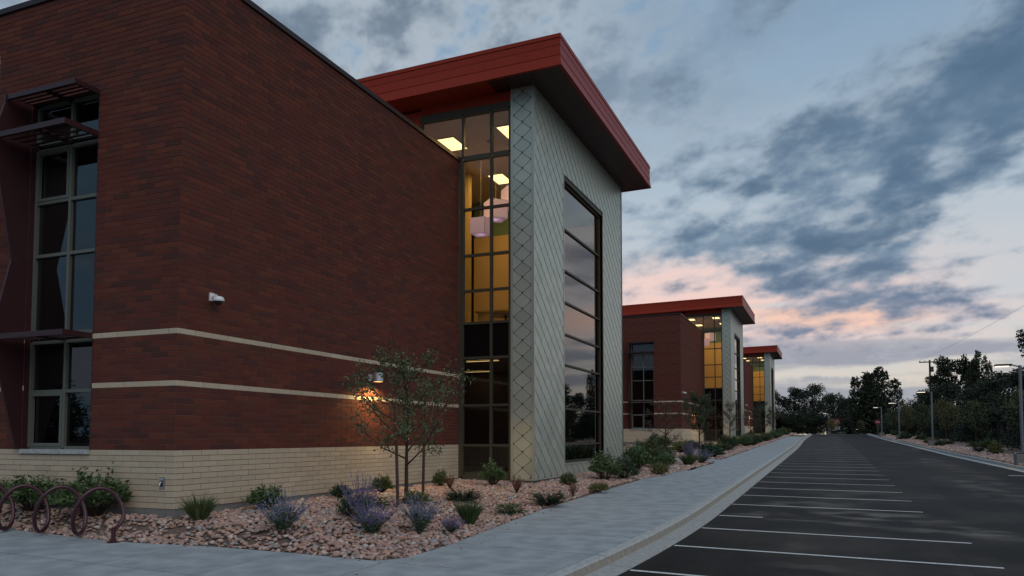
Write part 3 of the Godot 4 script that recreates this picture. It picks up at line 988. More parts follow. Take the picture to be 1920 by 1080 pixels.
func build_wing(shift: Vector3, level: int, label: String) -> void:
	var org := Vector3(WALL_X, FOOT, -WALL_S)
	var w := thing("school_building", org + shift, label, "building", "school wings along the street")
	var eye := Vector3(0, 0, 0) - shift
	var X := Vector3.RIGHT
	var S := Vector3.FORWARD
	rng.seed = 900 + level
	var left := -23.0
	var top := FOOT + 96 * COURSE
	# window opening of the facade that faces down the street
	var wl := -14.25
	var wr := -12.46
	var wb := FOOT + 10 * COURSE
	var wt := 6.47
	# --- walls
	var mb := MB.new()
	if level == 0:
		mb.box(Vector3(WALL_X - 0.30, FOOT, -GLASS_S), Vector3(WALL_X - 0.009, top, -WALL_S - 0.30))
		var wall := part("brick_wall", mb, M.mortar, w, org)
		wall.position = Vector3(WALL_X, FOOT, -WALL_S) - org
		wall.mesh = shifted(mb, -org).mesh()
		lay_bricks(wall, org, S, X, Vector3(WALL_X, FOOT, -WALL_S), GLASS_S - WALL_S, [], Vector2(-1, -1), 0, eye, 150, 90)
		mb = MB.new()
		mb.box(Vector3(left, FOOT, -WALL_S - 0.30), Vector3(wl, top, -WALL_S - 0.009))
		mb.box(Vector3(wr, FOOT, -WALL_S - 0.30), Vector3(WALL_X - 0.009, top, -WALL_S - 0.009))
		mb.box(Vector3(wl, FOOT, -WALL_S - 0.30), Vector3(wr, wb - 0.002, -WALL_S - 0.009))
		mb.box(Vector3(wl, wt, -WALL_S - 0.30), Vector3(wr, top, -WALL_S - 0.009))
		var wall2 := put("brick_wall", shifted(mb, -org).mesh(), M.mortar, w)
		lay_bricks(wall2, org, -X, Vector3.BACK, Vector3(WALL_X, FOOT, -WALL_S), WALL_X - left, [[WALL_X - wr, WALL_X - wl, wb, wt]], Vector2(4.85, 5.47), 1, eye, 150, 90)
	else:
		for zone in [[FOOT, FOOT + 10 * COURSE, "far_cream", 0.0], [FOOT + 10 * COURSE, top, "far_red", 0.0]]:
			mb = MB.new()
			mb.box(Vector3(WALL_X - 0.3, zone[0], -GLASS_S), Vector3(WALL_X, zone[1], -WALL_S - 0.3))
			for e in [[left, -15.8], [-15.27, wl], [wr, WALL_X]]:
				mb.box(Vector3(e[0], zone[0], -WALL_S - 0.3), Vector3(e[1], zone[1], -WALL_S))
			if zone[2] == "far_cream": mb.box(Vector3(wl, zone[0], -WALL_S - 0.3), Vector3(wr, zone[1] - 0.002, -WALL_S))
			else: mb.box(Vector3(wl, wt, -WALL_S - 0.3), Vector3(wr, top, -WALL_S))
			part("brick_wall", mb, M[zone[2]], w, org)
		mb = MB.new()
		mb.box(Vector3(-15.8, FOOT, -WALL_S - 0.3), Vector3(-15.27, FOOT + 88 * COURSE, -WALL_S + 0.004))
		mb.box(Vector3(-15.8, FOOT + 88 * COURSE, -WALL_S - 0.3), Vector3(-15.27, top, -WALL_S))
		for row in [21, 30]:
			var y0: float = FOOT + row * COURSE
			mb.box(Vector3(WALL_X, y0, -GLASS_S), Vector3(WALL_X + 0.006, y0 + COURSE, -WALL_S + 0.006))
			for e in [[left, wl - 0.01], [wr, WALL_X]]:
				mb.box(Vector3(e[0], y0, -WALL_S), Vector3(e[1], y0 + COURSE, -WALL_S + 0.006))
		part("cream_band", mb, M.far_cream, w, org)
	mb = MB.new()
	mb.box(Vector3(left, FOOT - 0.9, -GLASS_S), Vector3(WALL_X - 0.02, FOOT, -WALL_S - 0.012))
	mb.box(Vector3(-17.0, FOOT - 0.9, -TOWER_END), Vector3(TOWER_X - 0.05, FOOT - 0.03, -GLASS_S - 0.03))
	part("foundation", mb, M.foundation, w, org)
	mb = MB.new()
	mb.chamfered(Vector3(WALL_X - 0.34, top, -GLASS_S), Vector3(WALL_X + 0.045, top + 0.12, -WALL_S + 0.045), 0.008)
	mb.chamfered(Vector3(left, top, -WALL_S - 0.34), Vector3(WALL_X - 0.341, top + 0.12, -WALL_S + 0.045), 0.008)
	part("parapet_cap", mb, M.coping, w, org)
	# --- roof deck and hidden sides
	mb = MB.new()
	mb.box(Vector3(left, top - 0.5, -GLASS_S), Vector3(WALL_X - 0.3, top - 0.3, -WALL_S - 0.3))
	mb.box(Vector3(left - 0.3, FOOT, -GLASS_S), Vector3(left, top, -WALL_S))
	part("roof_deck", mb, M.roof_membrane, w, org)
	mb = MB.new()
	mb.box(Vector3(left, FOOT, -GLASS_S - 0.2), Vector3(-10.52, top - 0.02, -GLASS_S))
	mb.box(Vector3(-17.0, FOOT, -TOWER_END), Vector3(-16.8, 10.4, -GLASS_S - 0.2))
	mb.box(Vector3(-17.0, FOOT, -TOWER_END - 0.2), Vector3(TOWER_X, 10.4, -TOWER_END))
	part("core_wall", mb, M.dim_wall, w, org)
	# low link to the next wing, set back from the street
	mb = MB.new()
	mb.box(Vector3(left, FOOT, -58.0), Vector3(-17.2, 5.6, -TOWER_END - 0.2))
	part("link_wing", mb, M.far_red, w, org)
	facade_window(w, org, wl, wr, wb, wt, level)
	tower(w, org, eye, level)
	roof(w, org, level)
	lobby(w, org, level)

func shifted(mb: MB, by: Vector3) -> MB:
	for k in mb.v.size(): mb.v[k] += by
	return mb

func facade_window(w: Node, org: Vector3, wl: float, wr: float, wb: float, wt: float, level: int) -> void:
	var z := -WALL_S - 0.10
	var o := Vector3(0, 0, z)
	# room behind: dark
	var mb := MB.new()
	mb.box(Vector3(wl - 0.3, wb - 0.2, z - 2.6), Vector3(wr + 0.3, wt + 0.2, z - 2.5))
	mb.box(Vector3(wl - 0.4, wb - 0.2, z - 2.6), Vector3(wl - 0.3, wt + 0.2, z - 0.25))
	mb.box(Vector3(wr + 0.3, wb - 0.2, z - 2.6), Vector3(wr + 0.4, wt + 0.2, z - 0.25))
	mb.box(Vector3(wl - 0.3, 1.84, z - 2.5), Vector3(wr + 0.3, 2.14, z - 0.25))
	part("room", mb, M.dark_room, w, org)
	var win := glazing("window", w, org, o, Vector3.RIGHT, Vector3.BACK, [wl + 0.03, -13.29, wr - 0.03], [wb + 0.03, 0.86, 1.80], 0.06, M.window_frame, M.dark_glass)
	glazing("window", w, org, o, Vector3.RIGHT, Vector3.BACK, [wl + 0.03, -13.29, wr - 0.03], [1.96, 3.48, 4.52, 5.55], 0.06, M.window_frame, M.dark_glass)
	glazing("window", w, org, o, Vector3.RIGHT, Vector3.BACK, [wl + 0.03, -13.29, wr - 0.03], [5.70, wt - 0.05], 0.06, M.window_frame, M.dark_glass)
	# opening sashes sit inside their frames
	for e in [[wb + 0.06, 0.83], [4.55, 5.52]]:
		mb = MB.new()
		var a := wl + 0.06
		var b := -13.32
		for q in [[a, e[0], a + 0.055, e[1]], [b - 0.055, e[0], b, e[1]], [a + 0.055, e[0], b - 0.055, e[0] + 0.055], [a + 0.055, e[1] - 0.055, b - 0.055, e[1]]]:
			mb.box(Vector3(q[0], q[1], z - 0.05), Vector3(q[2], q[3], z + 0.012))
		part("sash", mb, M.window_frame, w, org)
	mb = MB.new()
	mb.box(Vector3(wl - 0.02, wb - 0.005 - 0.075, -WALL_S), Vector3(wr + 0.02, wb - 0.005, -WALL_S + 0.05))
	mb.box(Vector3(wl + 0.001, wb - 0.005, -WALL_S - 0.16), Vector3(wr - 0.001, wb + 0.001, -WALL_S + 0.05))
	part("sill", mb, M.kerb_concrete, w, org)
	# opening sides
	mb = MB.new()
	mb.box(Vector3(wr - 0.004, wb, -WALL_S - 0.25), Vector3(wr + 0.02, wt, -WALL_S - 0.001))
	mb.box(Vector3(wl - 0.02, wb, -WALL_S - 0.25), Vector3(wl + 0.004, wt, -WALL_S - 0.001))
	mb.box(Vector3(wl + 0.004, wt - 0.02, -WALL_S - 0.25), Vector3(wr - 0.004, wt + 0.004, -WALL_S - 0.001))
	part("reveal", mb, M.maroon_metal, w, org)
	# folded metal fin down the far side of the window
	mb = MB.new()
	var q := PackedVector2Array([Vector2(0, wb), Vector2(0.10, wb), Vector2(0.62, 1.79), Vector2(0.62, 1.92), Vector2(0.30, 3.35), Vector2(0.70, 5.45), Vector2(0.70, 5.68), Vector2(0.52, 6.30), Vector2(0.52, 6.47), Vector2(0, 6.47)])
	mb.prism(q, Vector3(wl - 0.03, 0, -WALL_S + 0.002), Vector3.BACK, Vector3.UP, Vector3.LEFT * 0.05)
	part("metal_fin", mb, M.maroon_metal, w, org)
	# sun shades: a channel frame with blades set apart, a slot left open at the glass
	for e in [[6.37, 0.50, 0.09], [5.57, 0.68, 0.10], [1.80, 0.60, 0.10]]:
		mb = MB.new()
		var y: float = e[0]
		var d: float = e[1]
		var t: float = e[2]
		var zf := -WALL_S + d
		mb.box(Vector3(wl - 0.028, y, zf - 0.05), Vector3(wr, y + t, zf))
		mb.box(Vector3(wr - 0.05, y, -WALL_S - 0.09), Vector3(wr - 0.0005, y + t, zf - 0.05))
		mb.box(Vector3(-13.34, y + 0.01, -WALL_S - 0.09), Vector3(-13.28, y + t - 0.01, zf - 0.05))
		var shade := part("sunshade", mb, M.maroon_metal, w, org)
		if level == 0:
			for k in 4:
				var zb := lerpf(-WALL_S + 0.06, zf - 0.11, k / 3.0)
				var bl := MB.new()
				bl.frame(Transform3D(Basis.from_euler(Vector3(0.35, 0, 0)), Vector3((wl + wr) / 2, y + t / 2, zb)), Vector3(wr - wl - 0.12, 0.012, d / 4.6))
				put("louvre", bl.mesh(), M.maroon_metal, shade)
		else:
			var bl := MB.new()
			bl.box(Vector3(wl, y + 0.03, -WALL_S + 0.05), Vector3(wr - 0.05, y + 0.05, zf - 0.05))
			put("louvre", bl.mesh(), M.maroon_metal, shade)

func tower(w: Node, org: Vector3, eye: Vector3, level: int) -> void:
	var y0 := FOOT - 0.03
	var y1 := 10.46
	var cl := -8.70
	# wall cores
	var wn := [23.82, 28.50, -0.85, 8.62]
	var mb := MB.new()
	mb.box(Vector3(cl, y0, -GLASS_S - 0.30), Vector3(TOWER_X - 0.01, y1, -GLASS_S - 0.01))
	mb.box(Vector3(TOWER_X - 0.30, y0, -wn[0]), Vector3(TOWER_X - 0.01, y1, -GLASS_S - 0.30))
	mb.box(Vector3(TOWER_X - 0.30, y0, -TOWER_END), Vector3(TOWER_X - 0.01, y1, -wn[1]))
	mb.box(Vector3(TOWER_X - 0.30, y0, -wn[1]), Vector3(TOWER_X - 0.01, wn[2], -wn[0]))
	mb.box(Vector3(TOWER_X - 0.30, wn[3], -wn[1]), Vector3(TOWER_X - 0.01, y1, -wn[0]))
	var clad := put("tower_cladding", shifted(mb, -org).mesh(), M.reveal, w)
	# shingles, on the street face and on the narrow return
	lay_scales(clad, org, Vector3(cl, 0, -GLASS_S - 0.01) - org, Vector3.RIGHT, Vector3.BACK, 0.56, 0.085, 0.655, y0 + 0.06, y1, [], eye - org, 95 if level == 0 else 0, 0.37)
	lay_scales(clad, org, Vector3(TOWER_X - 0.01, 0, 0) - org, Vector3.FORWARD, Vector3.RIGHT, 0.571, GLASS_S + 0.05, TOWER_END - 0.04, y0 + 0.06, y1, [wn[0] - 0.06, wn[1] + 0.06, wn[2] - 0.06, wn[3] + 0.03], eye - org, 200 if level == 0 else 0, GLASS_S + 0.05)
	# folded trims at corners, base and round the window
	mb = MB.new()
	mb.box(Vector3(cl - 0.002, y0, -GLASS_S - 0.012), Vector3(cl + 0.085, y1, -GLASS_S + 0.014))
	mb.box(Vector3(cl + 0.655, y0, -GLASS_S - 0.012), Vector3(TOWER_X + 0.012, y1, -GLASS_S + 0.012))
	mb.box(Vector3(TOWER_X - 0.012, y0, -GLASS_S - 0.05), Vector3(TOWER_X + 0.0121, y1, -GLASS_S - 0.012))
	mb.box(Vector3(TOWER_X - 0.012, y0, -TOWER_END), Vector3(TOWER_X + 0.012, y1, -TOWER_END + 0.045))
	mb.box(Vector3(cl + 0.085, y0, -GLASS_S - 0.012), Vector3(cl + 0.655, y0 + 0.06, -GLASS_S + 0.018))
	mb.box(Vector3(TOWER_X - 0.012, y0, -TOWER_END + 0.045), Vector3(TOWER_X + 0.018, y0 + 0.06, -GLASS_S - 0.05))
	part("corner_trim", mb, M.trim_metal, w, org)
	mb = MB.new()
	mb.box(Vector3(TOWER_X - 0.18, wn[2] - 0.06, -wn[1] - 0.06), Vector3(TOWER_X + 0.022, wn[2], -wn[0] + 0.06))
	mb.box(Vector3(TOWER_X - 0.18, wn[2], -wn[1] - 0.06), Vector3(TOWER_X + 0.018, wn[3], -wn[1]))
	mb.box(Vector3(TOWER_X - 0.18, wn[2], -wn[0]), Vector3(TOWER_X + 0.016, wn[3], -wn[0] + 0.05))
	part("window_trim", mb, M.trim_metal, w, org)
	mb = MB.new()
	mb.box(Vector3(TOWER_X - 0.20, wn[3] - 0.14, -wn[1]), Vector3(TOWER_X - 0.02, wn[3], -wn[0]))
	part("window_head", mb, M.frame_metal, w, org)
	glazing("tower_window", w, org, Vector3(TOWER_X - 0.10, 0, 0), Vector3.FORWARD, Vector3.RIGHT, [wn[0] + 0.035, wn[1] - 0.035], [wn[2] + 0.04, -0.24, 0.93, 2.38, 3.40, 4.47, 5.53, 6.92, wn[3] - 0.17], 0.065, M.frame_metal, M.tinted_glass)
	# glazed front of the lobby
	var ys := [-1.19, -0.255, 0.944, 2.375, 3.43, 4.42, 5.51, 6.94, 8.495]
	glazing("curtain_wall", w, org, Vector3(0, 0, -GLASS_S), Vector3.RIGHT, Vector3.BACK, [WALL_X + 0.11, -9.35, cl - 0.035], ys, 0.075, M.frame_metal, M.glass, 3)
	glazing("clerestory", w, org, Vector3(0, 0, -GLASS_S), Vector3.RIGHT, Vector3.BACK, [-11.75, WALL_X + 0.11, -9.35, cl - 0.035], [8.571, 9.90], 0.075, M.frame_metal, M.glass)
	mb = MB.new()
	mb.box(Vector3(-11.79, 9.94, -GLASS_S - 0.12), Vector3(cl - 0.002, 10.10, -GLASS_S + 0.006))
	mb.box(Vector3(-11.79, top_y() - 0.2, -GLASS_S - 0.12), Vector3(WALL_X - 0.0, 8.533, -GLASS_S - 0.001))
	mb.box(Vector3(WALL_X + 0.0005, FOOT, -GLASS_S - 0.12), Vector3(WALL_X + 0.0725, 8.53, -GLASS_S + 0.002))
	part("head_frame", mb, M.frame_metal, w, org)

func top_y() -> float:
	return FOOT + 96 * COURSE

# the tilted slab of the roof; its underside rises gently towards the street
func roof(w: Node, org: Vector3, level: int) -> void:
	var f0 := 20.2
	var f1 := 31.8
	var xr := -6.87
	var xl := -17.6
	var tilt := 0.020
	var under := func(x: float) -> float: return 10.45 + tilt * (x - xr)
	var mb := MB.new()
	# deck
	mb.prism(PackedVector2Array([Vector2(xl, under.call(xl) + 0.06), Vector2(xr - 0.03, under.call(xr) + 0.06), Vector2(xr - 0.03, under.call(xr) + 0.88), Vector2(xl, under.call(xl) + 0.88)]), Vector3(0, 0, -f0 - 0.03), Vector3.RIGHT, Vector3.UP, Vector3.FORWARD * (f1 - f0 - 0.06))
	var rf := part("roof", mb, M.coping, w, org)
	# fascia: two broad folds and a projecting drip edge
	# each fold: bottom, top, how far its foot and its head stand out
	for e in [[0.0, 0.315, 0.085, 0.028], [0.318, 0.60, 0.040, 0.026], [0.603, 0.80, 0.034, 0.034]]:
		mb = MB.new()
		var yl: float = under.call(xl)
		var yr: float = under.call(xr)
		var p := []
		for h in [0, 1]:
			var o: float = e[2 + h]
			p.append([Vector3(xl, yl + e[h], -f0 + o), Vector3(xr + o, yr + e[h], -f0 + o), Vector3(xr + o, yr + e[h], -f1 - o), Vector3(xl, yl + e[h], -f1 - o)])
			p.append([Vector3(xl, yl + e[h], -f0 - 0.03), Vector3(xr - 0.03, yr + e[h], -f0 - 0.03), Vector3(xr - 0.03, yr + e[h], -f1 + 0.03), Vector3(xl, yl + e[h], -f1 + 0.03)])
		for k in 3:
			mb.quad(p[0][k], p[0][k + 1], p[2][k + 1], p[2][k])
			mb.quad(p[1][k], p[1][k + 1], p[0][k + 1], p[0][k])
			mb.quad(p[2][k], p[2][k + 1], p[3][k + 1], p[3][k])
		put("fascia", mb.mesh(), M.red_metal, rf)
	mb = MB.new()
	mb.prism(PackedVector2Array([Vector2(xl, under.call(xl) + 0.815), Vector2(xr + 0.05, under.call(xr) + 0.815), Vector2(xr + 0.05, under.call(xr) + 0.93), Vector2(xl, under.call(xl) + 0.93)]), Vector3(0, 0, -f0 + 0.05), Vector3.RIGHT, Vector3.UP, Vector3.FORWARD * (f1 - f0 + 0.1))
	put("drip_edge", mb.mesh(), M.red_metal, rf)
	# soffit boards run from the front edge back over the glass
	var x := xr - 0.02
	while x > xl + 0.05:
		var a := maxf(x - 0.445, xl)
		mb = MB.new()
		mb.prism(PackedVector2Array([Vector2(a, under.call(a) + 0.02), Vector2(x, under.call(x) + 0.02), Vector2(x, under.call(x) + 0.055), Vector2(a, under.call(a) + 0.055)]), Vector3(0, 0, -f0 + 0.0), Vector3.RIGHT, Vector3.UP, Vector3.FORWARD * (f1 - f0))
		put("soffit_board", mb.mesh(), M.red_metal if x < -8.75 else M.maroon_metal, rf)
		x -= 0.452
	# red panels between the clerestory and the roof
	mb = MB.new()
	mb.box(Vector3(-17.0, top_y() - 0.4, -GLASS_S - 0.15), Vector3(-11.791, 10.25, -GLASS_S + 0.004))
	mb.box(Vector3(-11.79, 10.10, -GLASS_S - 0.13), Vector3(-8.702, 10.40, -GLASS_S + 0.001))
	part("metal_panel", mb, M.red_metal, w, org)

func lobby(w: Node, org: Vector3, level: int) -> void:
	var mb := MB.new()
	# upper floor
	mb.box(Vector3(-16.8, 2.55, -TOWER_END), Vector3(TOWER_X - 0.31, 3.10, -GLASS_S - 0.2))
	part("floor_slab", mb, M.room_floor, w, org)
	mb = MB.new()
	mb.box(Vector3(-16.8, FOOT - 0.03, -TOWER_END), Vector3(TOWER_X - 0.31, FOOT + 0.02, -GLASS_S - 0.2))
	part("ground_slab", mb, M.room_floor, w, org)
	mb = MB.new()
	mb.box(Vector3(-16.8, 9.96, -TOWER_END), Vector3(TOWER_X - 0.31, 10.06, -GLASS_S - 0.13))
	var ceil := part("ceiling", mb, M.ceiling_tile, w, org)
	if level == 0:
		mb = MB.new()
		for k in 7: mb.box(Vector3(-16.0 + k * 1.2, 9.952, -TOWER_END), Vector3(-15.97 + k * 1.2, 9.9595, -GLASS_S - 0.9))
		put("ceiling_grid", mb.mesh(), M.trim_metal, ceil)
		mb = MB.new()
		for e in [[-10.45, 23.4], [-10.6, 26.0]]: mb.lathe(Vector3(e[0], 9.94, -e[1]), [Vector2(0.0, 0.0), Vector2(0.10, 0.0), Vector2(0.12, 0.018)], 14)
		put("speaker_grille", mb.mesh(), M.galvanised, ceil)
	mb = MB.new()
	mb.box(Vector3(-13.9, 3.1, -29.7), Vector3(TOWER_X - 0.31, 8.45, -29.5))
	var yel := part("yellow_wall", mb, M.yellow_wall, w, org)
	mb = MB.new()
	mb.box(Vector3(-13.9, 8.45, -29.7), Vector3(TOWER_X - 0.31, 9.96, -29.51))
	put("green_wall", mb.mesh(), M.green_wall, yel)
	mb = MB.new()
	mb.box(Vector3(-13.55, 3.1, -26.2), Vector3(-12.45, 9.96, -25.9))
	part("olive_wall", mb, M.olive_wall, w, org)
	mb = MB.new()
	mb.box(Vector3(-16.8, 3.1, -26.15), Vector3(-13.56, 9.96, -25.95))
	part("side_wall", mb, M.olive_wall, w, org)
	if level == 0:
		# a low cabinet and a round table near the glass, cut off by the sill
		mb = MB.new()
		mb.box(Vector3(-13.2, 3.1, -28.9), Vector3(-12.0, 5.05, -28.4))
		mb.box(Vector3(-13.3, 5.05, -28.95), Vector3(-11.9, 5.12, -28.35))
		part("cabinet", mb, M.olive_wall, w, org)
	# plain dark wall across the lower floor
	mb = MB.new()
	mb.box(Vector3(-14.0, FOOT, -28.0), Vector3(TOWER_X - 0.31, 2.55, -27.8))
	part("dim_wall", mb, M.dim_wall, w, org)

# ---------------------------------------------------------------- plants
func leaf(mb: MB, p: Vector3, d: Vector3, side: Vector3, l: float, wd: float, col: Color) -> void:
	var nn := d.cross(side).normalized()
	mb.quad(p, p + d * l * 0.5 + side * wd * 0.5 + nn * l * 0.06, p + d * l, p + d * l * 0.5 - side * wd * 0.5 + nn * l * 0.06, col)

func rdir() -> Vector3:
	var y := rng.randf_range(-1.0, 1.0)
	var a := rng.randf() * TAU
	var r := sqrt(1.0 - y * y)
	return Vector3(r * cos(a), y, r * sin(a))

func perp(d: Vector3) -> Vector3:
	var q := rdir()
	return (q - d * q.dot(d)).normalized()

func vary(c: Color, k := 0.25) -> Color:
	var g := rng.randf_range(1.0 - k, 1.0 + k)
	return Color(c.r * g * rng.randf_range(0.92, 1.08), c.g * g, c.b * g * rng.randf_range(0.9, 1.1))

# each kind of plant: {part name: [mesh, material]} at unit width and height
func plant(kind: String, seed_: int) -> Dictionary:
	var key := kind + str(seed_)
	if shared.has(key): return shared[key]
	rng.seed = 5000 + hash(key) % 1000
	var stems := MB.new()
	var leaves := MB.new()
	var flowers := MB.new()
	if kind in ["round_shrub", "gold_shrub", "open_shrub", "dark_shrub"]:
		var n := 150 if kind != "open_shrub" else 150
		var g: Color = {"round_shrub": Color(0.080, 0.105, 0.036), "gold_shrub": Color(0.150, 0.155, 0.050), "open_shrub": Color(0.080, 0.128, 0.048), "dark_shrub": Color(0.042, 0.078, 0.036)}[kind]
		for k in n:
			var a := rng.randf() * TAU
			var t := sqrt(rng.randf())
			var lean := t * (1.35 if kind != "open_shrub" else 1.15)
			var r := 0.5 * rng.randf_range(0.78, 1.08)
			var tip := Vector3(sin(lean) * cos(a) * r, cos(lean) * rng.randf_range(0.78, 1.05) * (1.0 if kind != "open_shrub" else rng.randf_range(0.7, 1.15)), sin(lean) * sin(a) * r)
			tip.y = maxf(tip.y, 0.05)
			var root := Vector3(cos(a), 0, sin(a)) * 0.06
			var mid := root.lerp(tip, 0.55) + Vector3(0, 0.07, 0)
			if k % 3 == 0: stems.tube([root, mid, tip], [0.009, 0.006, 0.003], 4, Color(0.05, 0.035, 0.02), false)
			for q in (15 if kind != "open_shrub" else 13):
				var u := rng.randf_range(0.40, 1.03)
				var p := root.lerp(mid, u * 2.0) if u < 0.5 else mid.lerp(tip, u * 2.0 - 1.0)
				var d := ((tip - root).normalized() + rdir() * 0.95 + Vector3(0, 0.15, 0)).normalized()
				leaf(leaves, p + rdir() * 0.025, d, perp(d), rng.randf_range(0.06, 0.11), rng.randf_range(0.028, 0.05), vary(g, 0.35))
	elif kind == "grass_tuft":
		for k in 420:
			var a := rng.randf() * TAU
			var t := sqrt(rng.randf())
			var r0 := Vector3(cos(a), 0, sin(a)) * 0.17 * t
			var lean := 0.12 + 0.85 * t * rng.randf_range(0.6, 1.1)
			var l := rng.randf_range(0.65, 1.05)
			var d := Vector3(sin(lean) * cos(a) * 0.55, cos(lean * 0.8), sin(lean) * sin(a) * 0.55)
			var m1 := r0 + d * l * 0.55
			var tip := r0 + d * l + Vector3(cos(a), -0.35, sin(a)) * 0.16 * lean
			var sd := perp(d) * 0.009
			var c := vary(Color(0.055, 0.095, 0.032) if rng.randf() < 0.85 else Color(0.16, 0.14, 0.06), 0.3)
			leaves.quad(r0 - sd, r0 + sd, m1 + sd, m1 - sd, c)
			leaves.tri(m1 - sd, m1 + sd, tip, c)
	elif kind in ["purple_sage", "blue_sage"]:
		var fc := Color(0.16, 0.105, 0.31) if kind == "purple_sage" else Color(0.17, 0.18, 0.33)
		for k in 62:
			var a := rng.randf() * TAU
			var lean := sqrt(rng.randf()) * 0.85
			var l := rng.randf_range(0.62, 1.08)
			var d := Vector3(sin(lean) * cos(a) * 0.75, cos(lean), sin(lean) * sin(a) * 0.75)
			var tip := d * l
			var mid := tip * 0.5 + Vector3(0, 0.03, 0)
			stems.tube([Vector3.ZERO, mid, tip], [0.006, 0.005, 0.003], 3, Color(0.20, 0.22, 0.20), false)
			for q in 12:
				var p := tip * rng.randf_range(0.06, 0.55)
				var e := (d + rdir() * 1.0).normalized()
				leaf(leaves, p, e, perp(e), rng.randf_range(0.06, 0.12), rng.randf_range(0.02, 0.035), vary(Color(0.085, 0.125, 0.075), 0.3))
			for q in 26:
				var p := tip * rng.randf_range(0.50, 1.0) + rdir() * 0.012
				var e := (d * 0.6 + rdir()).normalized()
				leaf(flowers, p, e, perp(e), rng.randf_range(0.02, 0.04), 0.018, vary(fc, 0.35))
	elif kind == "juniper":
		for k in 130:
			var a := rng.randf() * TAU
			var up := rng.randf_range(0.15, 1.0)
			var d := Vector3(cos(a), up, sin(a)).normalized()
			var l := 0.5 * rng.randf_range(0.75, 1.1)
			var tip := Vector3(d.x * l, d.y * 1.15 * rng.randf_range(0.7, 1.0), d.z * l)
			if k % 2 == 0: stems.tube([Vector3.ZERO, tip * 0.9], [0.010, 0.004], 4, Color(0.04, 0.03, 0.02), false)
			for q in 22:
				var p := tip * rng.randf_range(0.35, 1.02)
				var e := (d * 1.4 + rdir()).normalized()
				leaf(leaves, p, e, perp(e), rng.randf_range(0.06, 0.13), 0.014, vary(Color(0.028, 0.062, 0.036), 0.35))
	elif kind == "russet_twigs":
		for k in 60:
			var a := rng.randf() * TAU
			var lean := sqrt(rng.randf()) * 0.7
			var tip := Vector3(sin(lean) * cos(a) * 0.7, cos(lean) * rng.randf_range(0.6, 1.05), sin(lean) * sin(a) * 0.7)
			stems.tube([Vector3.ZERO, tip * 0.5 + rdir() * 0.03, tip], [0.010, 0.007, 0.003], 3, Color(0.09, 0.03, 0.02), false)
			for q in 4:
				var e := (tip.normalized() + rdir()).normalized()
				leaf(leaves, tip * rng.randf_range(0.45, 1.0), e, perp(e), 0.08, 0.04, vary(Color(0.15, 0.05, 0.03), 0.4))
	elif kind == "ground_cover":
		for k in 46:
			var a := rng.randf() * TAU
			var r := 0.5 * sqrt(rng.randf())
			var p0 := Vector3(cos(a) * r, 0.0, sin(a) * r * 0.6)
			for q in 9:
				var e := (Vector3.UP * 0.8 + rdir()).normalized()
				leaf(leaves, p0 + rdir() * 0.05 + Vector3(0, rng.randf() * 0.7, 0), e, perp(e), rng.randf_range(0.09, 0.15), 0.06, vary(Color(0.060, 0.100, 0.030), 0.3))
			stems.tube([Vector3(p0.x * 0.4, 0, p0.z * 0.4), p0 + Vector3(0, 0.4, 0)], [0.008, 0.004], 3, Color(0.06, 0.05, 0.03), false)
	var d := {}
	if stems.v.size(): d["stem"] = [stems.mesh(), M.leaf]
	d["leaves"] = [leaves.mesh(), M.leaf]
	if flowers.v.size(): d["flowers"] = [flowers.mesh(), M.flower]
	shared[key] = d
	return d

const PLANT_WORD := {"round_shrub": "shrub", "gold_shrub": "shrub", "open_shrub": "shrub", "dark_shrub": "shrub", "grass_tuft": "grass", "purple_sage": "sage", "blue_sage": "sage", "juniper": "juniper", "russet_twigs": "shrub", "ground_cover": "plant"}
const PLANT_NAME := {"round_shrub": "leafy_shrub", "gold_shrub": "golden_shrub", "open_shrub": "leafy_shrub", "dark_shrub": "dark_shrub", "grass_tuft": "grass_tuft", "purple_sage": "sage_plant", "blue_sage": "sage_plant", "juniper": "juniper_bush", "russet_twigs": "bare_shrub", "ground_cover": "ground_cover_plant"}

func set_plant(kind: String, x: float, s: float, wd: float, h: float, label: String, group := "", seed_ := 0) -> Node3D:
	var o := thing(PLANT_NAME[kind], on(x, s, 0.02), label, PLANT_WORD[kind], group)
	var d := plant(kind, seed_)
	rng.seed = int(x * 100.0) * 31 + int(s * 100.0)
	o.rotation.y = rng.randf() * TAU
	o.scale = Vector3(wd, h, wd)
	for k in d: put(k, d[k][0], d[k][1], o)
	return o

